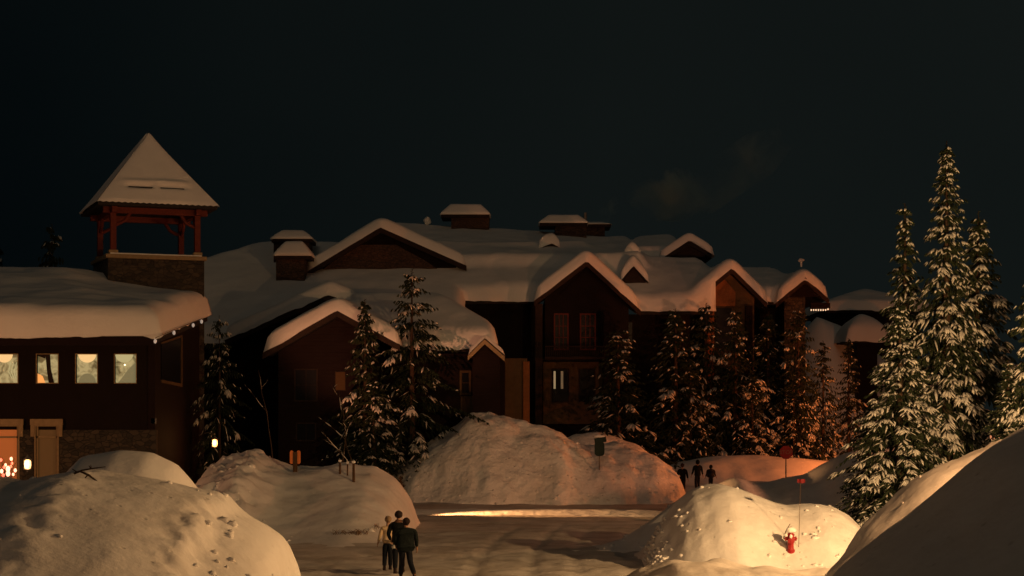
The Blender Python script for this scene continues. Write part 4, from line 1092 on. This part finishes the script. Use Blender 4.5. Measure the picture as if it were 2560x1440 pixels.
c = place_on(A_FAR, 1501, 1170); t = thing('road_sign', 'dark green rounded sign with a snowy blade above it, on the tall far snow pile', 'sign', c)
mb = MB(); mb.tube([c - Vector((0, 0, .3)), Vector((c.x, c.y, PZ(1092, c.y)))], .035, 8); obj('post', mb, M['metal'], t)
mb = MB(); mb.prism(rounded(c.x, PZ(1122, c.y), 25 * c.y / F, 36 * c.y / F, .18), c.y - .07, c.y - .04); obj('plate', mb, M['sign_green'], t, bevel=.005)
mb = MB(); mb.prism([(PX(a, c.y), PZ(b, c.y)) for a, b in ((1485, 1096), (1514, 1090), (1516, 1104), (1487, 1110))], c.y - .12, c.y - .09); bl = obj('blade', mb, M['sign_green'], t)
mb = MB(); mb.blob((PX(1500, c.y), c.y - .08, PZ(1091, c.y)), (.3, .1, .07), 4); obj('snow_cap', mb, M['snow'], bl, smooth=True)

c = place_on(A_MID, 741, 1172); t = thing('marker_sign', 'orange marker panel seen against its dark post on the middle pile', 'sign', c)
yv = c.y
mb = MB(); mb.box(c.x - .09, c.x + .09, yv - .05, yv + .05, c.z - .3, PZ(1130, yv)); obj('post', mb, M['wood_post'], t, bevel=.01)
for sgn in (-1, 1):
    mb = MB(); mb.prism(rounded(c.x + sgn * .145, PZ(1143, yv), .15, .55, .07), yv - .02, yv + .01); obj('panel', mb, M['orange_paint'], t)

# hydrant with marker rod
hc = place_on(A_HYD, 1983, 1372); k_ = hc.y / F
HYD = thing('fire_hydrant', 'red fire hydrant with a cap of snow standing in front of the bright snow pile', 'hydrant', hc)
def hz(py): return hc.z + (1372 - py) * k_
r = 9.0 * k_
HM = len(bpy.data.objects)
mb = MB(); mb.lathe([(r * 1.25, -.25), (r * 1.25, .03), (r * 1.0, .04), (r * .92, .10), (r * .92, .52), (r * 1.12, .54), (r * 1.12, .58), (r * .85, .60), (r * .70, .70), (r * .35, .76), (.03, .78)], hc, 20)
obj('barrel', mb, M['red_paint'], HYD, smooth=False, bevel=0)
mb = MB(); mb.lathe([(.03, .775), (.045, .78), (.045, .84), (.02, .85)], hc, 5); obj('top_nut', mb, M['red_paint'], HYD)
for sgn, nm in ((-1, 'side_outlet'), (1, 'side_outlet')):
    mb = MB(); mb.lathe([(.07, sgn * r * .7), (.07, sgn * r * 1.35), (.085, sgn * r * 1.36), (.085, sgn * r * 1.65), (.03, sgn * r * 1.7), (.03, sgn * r * 1.9)], hc + Vector((0, 0, .42)), 10, 'X'); obj(nm, mb, M['red_paint'], HYD)
mb = MB(); mb.lathe([(.09, -r * .7), (.09, -r * 1.25), (.11, -r * 1.26), (.11, -r * 1.5), (.03, -r * 1.55), (.03, -r * 1.75)], hc + Vector((0, 0, .36)), 12, 'Y'); obj('front_outlet', mb, M['red_paint'], HYD)
mb = MB(); mb.blob(hc + Vector((.01, 0, .73)), (.17, .16, .11), 2, .16); mb.blob(hc + Vector((-.17, -.02, .54)), (.07, .08, .06), 3, .1); mb.blob(hc + Vector((-.02, -.19, .52)), (.05, .05, .07), 4, .1); obj('snow_cap', mb, M['snow'], HYD, smooth=True)
mb = MB(); mb.tube([hc + Vector((-.24, -.05, .42)), hc + Vector((-.16, -.03, .68)), hc + Vector((-.02, .02, .95))], [.02, .018, .012], 6); obj('wrench_rod', mb, M['wood_post'], HYD)
HYD.scale = (.95, .95, .84)
mb = MB(); c = hc + Vector((.25, .12, -.3)); top = Vector((PX(2003, hc.y), hc.y + .12, PZ(1203, hc.y)))
mk = thing('hydrant_marker', 'thin marker rod with a small red flag rising beside the hydrant', 'marker rod', c)
mb.tube([c, c.lerp(top, .5), top + Vector((0, 0, .05))], [.010, .008, .006], 6); obj('rod', mb, M['wood_post'], mk)
mb = MB(); n_ = 8
for i in range(n_ + 1):
    x = i / n_ * .24; y = .02 * math.sin(i * 1.1)
    mb.v += [(top.x - .10 + x, top.y + y, top.z + .06), (top.x - .10 + x, top.y + y, top.z - .06 + .01 * math.sin(i)), (top.x - .10 + x, top.y + y + .006, top.z + .06), (top.x - .10 + x, top.y + y + .006, top.z - .06 + .01 * math.sin(i))]
for i in range(n_):
    a = i * 4; mb.f += [(a, a + 1, a + 5, a + 4), (a + 2, a + 6, a + 7, a + 3), (a, a + 4, a + 6, a + 2), (a + 1, a + 3, a + 7, a + 5)]
obj('flag', mb, M['sign_red'], mk)

# ------------------------------------------------------------------ people
def skin_mesh(nodes, edges, root=0, sub=2):
    me = bpy.data.meshes.new('sk'); me.from_pydata([n[0] for n in nodes], edges, [])
    o = bpy.data.objects.new('sk', me); COL.objects.link(o)
    md = o.modifiers.new('s', 'SKIN'); md.use_smooth_shade = True; md.branch_smoothing = 0.3
    for i, n in enumerate(nodes):
        r = n[1]; me.skin_vertices[0].data[i].radius = r if isinstance(r, tuple) else (r, r)
        me.skin_vertices[0].data[i].use_root = (i == root)
    sb = o.modifiers.new('u', 'SUBSURF'); sb.levels = sub; sb.render_levels = sub
    bpy.context.view_layer.update()
    out = bpy.data.meshes.new_from_object(o.evaluated_get(bpy.context.evaluated_depsgraph_get()))
    bpy.data.objects.remove(o); bpy.data.meshes.remove(me)
    return out

def person(label, loc, H, rz, hipL, hipR, kneeL, kneeR, footL, footR, elbL, elbR, hanL, hanR, coat, trous, coat_len=0.50, hat=None, hatkind='beanie',
           wide=1.0, head_off=(0, 0), group=None, sub=2, skin=(0.35, 0.2, 0.13), boots=None, extra=None, scarf=None):
    """figure in local axes: +Y is the way it faces, z up, built for a height of 1.75 and scaled"""
    t = thing('person', label, 'person', loc, group); S = H / 1.75
    hx, hy = head_off
    N = {}; nodes = []; edges = []
    def nd(k, p, r): N[k] = len(nodes); nodes.append((Vector(p), r)); return N[k]
    def ed(a, b): edges.append((N[a], N[b]))
    nd('pel', (0, 0, .95), (.15 * wide, .11)); nd('wst', (0, 0, 1.10), (.14 * wide, .10)); nd('che', (0, .01, 1.30), (.17 * wide, .115)); nd('col', (hx * .3, hy * .3, 1.43), (.12, .08))
    nd('nck', (hx * .7, hy * .7, 1.50), .055); nd('jaw', (hx, hy + .02, 1.58), (.062, .075)); nd('hed', (hx, hy, 1.66), (.078, .095)); nd('crn', (hx, hy, 1.73), (.055, .065))
    nd('nos', (hx, hy + .118, 1.635), .012)
    for a, b in (('pel', 'wst'), ('wst', 'che'), ('che', 'col'), ('col', 'nck'), ('nck', 'jaw'), ('jaw', 'hed'), ('hed', 'crn'), ('hed', 'nos')): ed(a, b)
    for sfx, sg, hip, kn, ft, el, ha in (('L', -1, hipL, kneeL, footL, elbL, hanL), ('R', 1, hipR, kneeR, footR, elbR, hanR)):
        nd('sh' + sfx, (sg * .17 * wide, 0, 1.40), .065); nd('el' + sfx, el, .045); nd('wr' + sfx, ha, .028)
        ed('col', 'sh' + sfx); ed('sh' + sfx, 'el' + sfx); ed('el' + sfx, 'wr' + sfx)
        d = (Vector(ha) - Vector(el)).normalized()
        sd = Vector((0, 1, 0)) - d * d.y; sd.normalize()
        pm = Vector(ha) + d * .06; nd('pm' + sfx, pm, (.030, .016)); ed('wr' + sfx, 'pm' + sfx)
        inn = Vector((-sg, 0, 0))
        for q in range(4):
            off = sd * (.030 - .020 * q); ln = (.072, .082, .076, .060)[q]
            nd(f'k{q}{sfx}', pm + off + d * .035, .0095); nd(f'f{q}{sfx}', pm + off + d * (.035 + ln * .55) + inn * .008, .0085); nd(f't{q}{sfx}', pm + off * .95 + d * (.035 + ln) + inn * .025, .007)
            ed('pm' + sfx, f'k{q}{sfx}'); ed(f'k{q}{sfx}', f'f{q}{sfx}'); ed(f'f{q}{sfx}', f't{q}{sfx}')
        nd('th' + sfx, Vector(ha) + d * .04 + sd * .04 + inn * .01, .011); nd('tt' + sfx, Vector(ha) + d * .085 + sd * .05 + inn * .02, .009); ed('wr' + sfx, 'th' + sfx); ed('th' + sfx, 'tt' + sfx)
        nd('hp' + sfx, hip, .085); nd('kn' + sfx, kn, .058); nd('an' + sfx, ft, .04); nd('to' + sfx, (ft[0], ft[1] + .15, max(ft[2] - .04, .03)), (.04, .03))
        ed('pel', 'hp' + sfx); ed('hp' + sfx, 'kn' + sfx); ed('kn' + sfx, 'an' + sfx); ed('an' + sfx, 'to' + sfx)
    def put(name, me, mat, parent=None, lab=None):
        me.materials.clear(); me.materials.append(mat); me.name = name
        o = bpy.data.objects.new(name, me); COL.objects.link(o); o.parent = parent or t
        if lab: o['label'] = lab
        return o
    skm = noisy('skin', skin, tuple(c * 1.15 for c in skin), 20, .6, .05)
    body = put('body', skin_mesh(nodes, edges, 0, sub), skm)
    # face: eyes, mouth, ears
    mb = MB()
    for sg in (-1, 1): mb.blob((hx + sg * .032, hy + .088, 1.665), (.012, .008, .008), 1, 0, 8, 6)
    o = obj('eyes', mb, M['fascia'], None); o.parent = body
    mb = MB(); mb.blob((hx, hy + .088, 1.595), (.024, .006, .006), 1, 0, 8, 6); o = obj('mouth', mb, M['sign_red'], None); o.parent = body
    mb = MB()
    for sg in (-1, 1): mb.blob((hx + sg * .082, hy - .005, 1.65), (.012, .022, .032), 1, .05, 8, 6)
    o = obj('ears', mb, skm, None, smooth=True); o.parent = body
    # coat: one skinned garment with sleeves and a skirt
    n2, e2 = [], []; I = {}; wide *= 1.08
    def a2(k, p, r): I[k] = len(n2); n2.append((Vector(p), r))
    zb = 1.45 - coat_len
    a2('b', (0, 0, zb), (.175 * wide, .135)); a2('h', (0, 0, (zb + 1.12) / 2), (.185 * wide, .145)); a2('w', (0, 0, 1.14), (.175 * wide, .135)); a2('c', (0, .01, 1.31), (.205 * wide, .145)); a2('n', (hx * .3, hy * .3, 1.44), (.13, .10)); a2('k', (hx * .6, hy * .6, 1.505), (.078, .075))
    e2 += [(0, 1), (1, 2), (2, 3), (3, 4), (4, 5)]
    for sg, el, ha in ((-1, elbL, hanL), (1, elbR, hanR)):
        i0 = len(n2); n2.append((Vector((sg * .185 * wide, 0, 1.395)), .085)); n2.append((Vector(el), .066)); n2.append((Vector(el).lerp(Vector(ha), .93), .048))
        e2 += [(4, i0), (i0, i0 + 1), (i0 + 1, i0 + 2)]
    ct = put('coat', skin_mesh(n2, e2, 2, sub), coat)
    # trousers
    n3 = [(Vector((0, 0, 1.0)), (.15 * wide, .115)), (Vector((0, 0, .92)), (.155 * wide, .115))]; e3 = [(0, 1)]
    for hip, kn, ft in ((hipL, kneeL, footL), (hipR, kneeR, footR)):
        i0 = len(n3); n3.append((Vector(hip), .112)); n3.append((Vector(kn), .086)); n3.append((Vector(kn).lerp(Vector(ft), .9), .075)); e3 += [(1, i0), (i0, i0 + 1), (i0 + 1, i0 + 2)]
    put('trousers', skin_mesh(n3, e3, 1, sub), trous)
    for sg, ft, kn in ((-1, footL, kneeL), (1, footR, kneeR)):
        f = Vector(ft)
        me = skin_mesh([(f.lerp(Vector(kn), .22), .058), (f, .055), (Vector((f.x, f.y + .02, max(f.z - .05, .045))), (.050, .045)), (Vector((f.x, f.y + .17, max(f.z - .06, .04))), (.050, .036))], [(0, 1), (1, 2), (2, 3)], 1, sub)
        put('boot', me, boots or M['fascia'])
    # hat or hair
    mb = MB()
    if hatkind == 'beanie': mb.blob((hx, hy - .01, 1.70), (.118, .130, .115), 3, .03, 16, 10)
    elif hatkind == 'hood': mb.blob((hx, hy - .035, 1.655), (.125, .125, .150), 3, .05, 16, 10)
    else: mb.blob((hx, hy - .025, 1.675), (.112, .118, .115), 3, .07, 16, 10)
    o = obj('hat' if hatkind == 'beanie' else ('hood' if hatkind == 'hood' else 'hair'), mb, hat or M['fascia'], None, smooth=True); o.parent = t
    if scarf:
        mb = MB(); mb.blob((hx * .7, hy * .7, 1.50), (.12, .12, .065), 6, .08, 14, 8); o = obj('scarf', mb, scarf, None, smooth=True); o.parent = t
    t.scale = (S, S, S); t.rotation_euler = (0, 0, rz)
    return t
dark = noisy('black_coat', (.004, .006, .008), (.008, .010, .012), 12, .85, .5)
navy = noisy('navy_trousers', (.006, .008, .013), (.012, .015, .022), 14, .9, .4)
teal = noisy('dark_teal_jacket', (.004, .008, .009), (.008, .013, .014), 10, .8, .5)
cream = noisy('cream_jacket', (.62, .46, .28), (.72, .55, .35), 10, .85, .6)
tanhat = noisy('tan_hat', (.26, .17, .10), (.34, .23, .14), 18, .9, .5)
browns = noisy('brown_scarf', (.10, .055, .04), (.15, .08, .055), 18, .9, .5)
def gnd(px, py, Y): return (PX(px, Y), Y, PZ(py, Y))
gw = 'people walking in the street'
person('person in a cream jacket, light hat and dark trousers, leftmost of the near group', gnd(969, 1426, 53.2), 1.56, math.radians(8),
       (-.08, 0, .9), (.08, 0, .9), (-.09, .06, .49), (.09, -.03, .49), (-.11, -.02, .09), (.10, .16, .09),
       (-.25, -.03, 1.14), (.25, .02, 1.14), (-.31, .06, .92), (.30, .10, .95), cream, navy, .58, tanhat, 'beanie', .92, (.02, .0), gw)
person('tall person in black with knitted hat and brown scarf, middle of the near group', gnd(994, 1434, 52.6), 1.78, math.radians(-4),
       (-.08, 0, .9), (.08, 0, .9), (-.07, .04, .50), (.10, .12, .52), (-.06, -.10, .09), (.12, .22, .10),
       (-.27, -.02, 1.14), (.24, .05, 1.16), (-.22, .16, .95), (.18, .22, 1.05), dark, navy, .62, M['fascia'], 'beanie', .95, (.03, .02), gw, scarf=browns)
person('stout person in a wide dark teal jacket in mid stride, rightmost of the near group', gnd(1014, 1450, 51.0), 1.73, math.radians(10),
       (-.09, 0, .9), (.09, 0, .9), (-.10, .10, .50), (.13, -.05, .50), (-.14, .02, .09), (.22, -.36, .16),
       (-.30, .0, 1.15), (.31, -.02, 1.14), (-.27, .16, .98), (.33, .05, .92), teal, navy, .68, M['fascia'], 'hair', 1.38, (.02, .03), gw)
mb = MB(); cc = P(984, 1367, 51.6); mb.blob(cc, (.07, .04, .05), 5, .2); o = obj('paper_bag', mb, noisy('white_paper', (.5, .48, .45), (.6, .58, .55), 8), None, smooth=True, loc=cc)
tag(o, 'small crumpled white bag carried low between the cream jacket and the dark walkers', 'bag')
gf = 'people walking far down the street'
far_c = noisy('long_dark_coat', (.002, .004, .004), (.004, .006, .006), 10, .9, .4)
person('far walker in a long dark coat, leftmost of the three by the orange bank', gnd(1706, 1238, 100), 1.74, math.radians(-15),
       (-.08, 0, .9), (.08, 0, .9), (-.06, .10, .50), (.10, -.06, .50), (-.06, .05, .09), (.14, -.24, .13),
       (-.26, -.02, 1.14), (.26, .02, 1.14), (-.30, .0, .90), (.30, .06, .92), far_c, navy, .88, M['fascia'], 'hair', 1.05, (.0, .02), gf, 1)
person('far walker in a hooded dark coat, middle one of the three by the orange bank', gnd(1744, 1226, 100), 1.66, math.radians(10),
       (-.08, 0, .9), (.08, 0, .9), (-.10, .04, .50), (.08, .10, .50), (-.12, -.08, .09), (.10, .14, .09),
       (-.28, -.02, 1.12), (.27, .02, 1.14), (-.36, .0, .90), (.33, .06, .90), far_c, navy, .66, far_c, 'hood', 1.1, (.0, .02), gf, 1)
person('shortest far walker in a puffy navy jacket, rightmost of the three', gnd(1777, 1226, 98), 1.36, math.radians(20),
       (-.08, 0, .9), (.08, 0, .9), (-.08, .04, .50), (.08, .0, .50), (-.10, .03, .09), (.10, -.03, .09),
       (-.32, -.02, 1.14), (.32, .02, 1.14), (-.40, .02, .95), (.42, .06, .98), noisy('puffy_navy', (.002, .004, .007), (.005, .007, .011), 8, .8, .5), navy, .60, far_c, 'hood', 1.35, (.0, .02), gf, 1)

# ------------------------------------------------------------------ lamps
def street_lamp(x, y, z, col, power, label, pole_side=1):
    t = thing('street_lamp', label, 'street lamp', (x, y, 0), 'street lamps around the square')
    mb = MB(); mb.lathe([(.16, -.3), (.16, .3), (.10, .4), (.08, z - .3), (.06, z + .1)], (x, y, 0), 12); obj('pole', mb, M['metal'], t)
    mb = MB(); mb.tube([(x, y, z), (x - .35, y, z + .35), (x - .9, y, z + .42)], [.05, .045, .04], 8); obj('arm', mb, M['metal'], t)
    mb = MB(); mb.lathe([(.04, .22), (.12, .18), (.30, .05), (.31, .02), (.28, .02)], (x - 1.0, y, z + .22), 16); hd = obj('lamp_head', mb, M['metal'], t)
    mb = MB(); mb.lathe([(.02, .02), (.26, .02), (.20, -.05), (.02, -.09)], (x - 1.0, y, z + .22), 16); obj('lens', mb, emit('lens_glow', col, 12), hd, smooth=True)
    L = bpy.data.lights.new('lamp_light', 'POINT'); L.energy = power; L.color = col; L.shadow_soft_size = 0.22
    lo = bpy.data.objects.new('lamp_light', L); COL.objects.link(lo); lo.parent = t; lo.location = Vector((x - 1.0, y, z - .15)) - t.location
    return t
for (x, y, z, col, pw, lab, _) in LAMPS: street_lamp(x, y, z, col, pw, lab)

# bollard made up for an unseen low light behind the middle pile; its beam runs along the ploughed ridge
bx, by = PX(905, 82.9), 82.9
t = thing('beam_standin', 'made up bollard for an unseen low light behind the middle snow pile, lighting the ploughed ridge', 'added lamp', (bx, by, 0))
mb = MB(); mb.lathe([(.09, -.2), (.09, .6), (.12, .61), (.12, .9), (.02, .95)], (bx, by, 0), 12); obj('body', mb, M['metal'], t)
mb = MB(); mb.box(bx + .121, bx + .14, by - .06, by + .06, .7, .86); obj('lens', mb, emit('beam_glow', (1, .6, .25), 10), t)
L = bpy.data.lights.new('beam', 'SPOT'); L.energy = 24000; L.color = (1.0, .44, .15); L.spot_size = math.radians(20); L.spot_blend = .8; L.shadow_soft_size = .06
lo = bpy.data.objects.new('beam', L); COL.objects.link(lo); lo.parent = t; lo.location = (.2, 0, .8)
lo.rotation_euler = (Vector((-1, 0.0, 0.085))).to_track_quat('Z', 'Y').to_euler()

def fill_flood(x, y, z, target, power, col, label, ang):  # unseen lights added to brighten the roof snow and gables
    t = thing('fill_flood', label, 'fill_flood', (x, y, 0), 'added floodlights aimed at the chalet')
    d = (Vector(target) - Vector((x, y, z))).normalized()
    mb = MB(); mb.tube([(x, y, -.3), (x, y, z - .25)], .05, 8); obj('post', mb, M['metal'], t)
    mb = MB(); c = Vector((x, y, z)); mb.tube([c - d * .3, c - d * .25, c - d * .02], [.08, .2, .22], 14); hd = obj('housing', mb, M['metal'], t)
    mb = MB(); mb.tube([c - d * .019, c + d * .012], [.2, .2], 14); obj('lens', mb, emit('flood_glow', col, 15), hd)
    L = bpy.data.lights.new('flood', 'SPOT'); L.energy = power; L.color = col; L.spot_size = math.radians(ang); L.spot_blend = .5; L.shadow_soft_size = .15
    lo = bpy.data.objects.new('flood', L); COL.objects.link(lo); lo.parent = t; lo.location = c + d * .1 - t.location
    lo.rotation_euler = (-d).to_track_quat('Z', 'Y').to_euler()
fill_flood(PX(690, 83), 83, 1.5, (-3, 110, 20), 5200, (1.0, .36, .16), 'floodlight added unseen behind the middle snow pile to brighten the chalet roofs', 50)
fill_flood(PX(1930, 66), 66, 1.3, (9, 115, 18.5), 9500, (1.0, .34, .15), 'floodlight added unseen behind the hydrant snow pile to brighten the chalet gables', 27)

# ------------------------------------------------------------------ chimney smoke
sm, n, l, b = new_mat('chimney_smoke')
n.remove(b); pv = n.new('ShaderNodeVolumePrincipled'); out = [q for q in n if q.type == 'OUTPUT_MATERIAL'][0]
tc = n.new('ShaderNodeTexCoord'); nz_ = n.new('ShaderNodeTexNoise'); nz_.inputs['Scale'].default_value = .32; nz_.inputs['Detail'].default_value = 5; nz_.inputs['Distortion'].default_value = .8
l.new(tc.outputs['Object'], nz_.inputs['Vector'])
mr = n.new('ShaderNodeMapRange'); mr.inputs['From Min'].default_value = .48; mr.inputs['From Max'].default_value = .78; mr.inputs['To Max'].default_value = .5
l.new(nz_.outputs[0], mr.inputs['Value']); sx = n.new('ShaderNodeSeparateXYZ'); l.new(tc.outputs['Object'], sx.inputs[0])
m2 = n.new('ShaderNodeMapRange'); m2.inputs['From Min'].default_value = 2; m2.inputs['From Max'].default_value = 13.5; m2.inputs['To Min'].default_value = 1.3; m2.inputs['To Max'].default_value = .12
l.new(sx.outputs[0], m2.inputs['Value']); mm = n.new('ShaderNodeMath'); mm.operation = 'MULTIPLY'
l.new(mr.outputs[0], mm.inputs[0]); l.new(m2.outputs[0], mm.inputs[1]); l.new(mm.outputs[0], pv.inputs['Density']); pv.inputs['Color'].default_value = (.45, .85, .95, 1)
l.new(pv.outputs[0], out.inputs['Volume'])
mb = MB(); path = [(1500, 545, .5), (1545, 522, 1.0), (1610, 505, 1.5), (1680, 490, 2.0), (1760, 470, 2.0), (1830, 430, 1.8), (1900, 385, 1.8), (1960, 345, 1.0)]
mb.tube([P(a, b_, 132) for a, b_, r_ in path], [r_ for a, b_, r_ in path], 14)
o = obj('chimney_smoke', mb, sm, None, smooth=True, loc=P(1500, 545, 132)); tag(o, 'faint wisp of smoke drifting right from the chimneys', 'smoke')
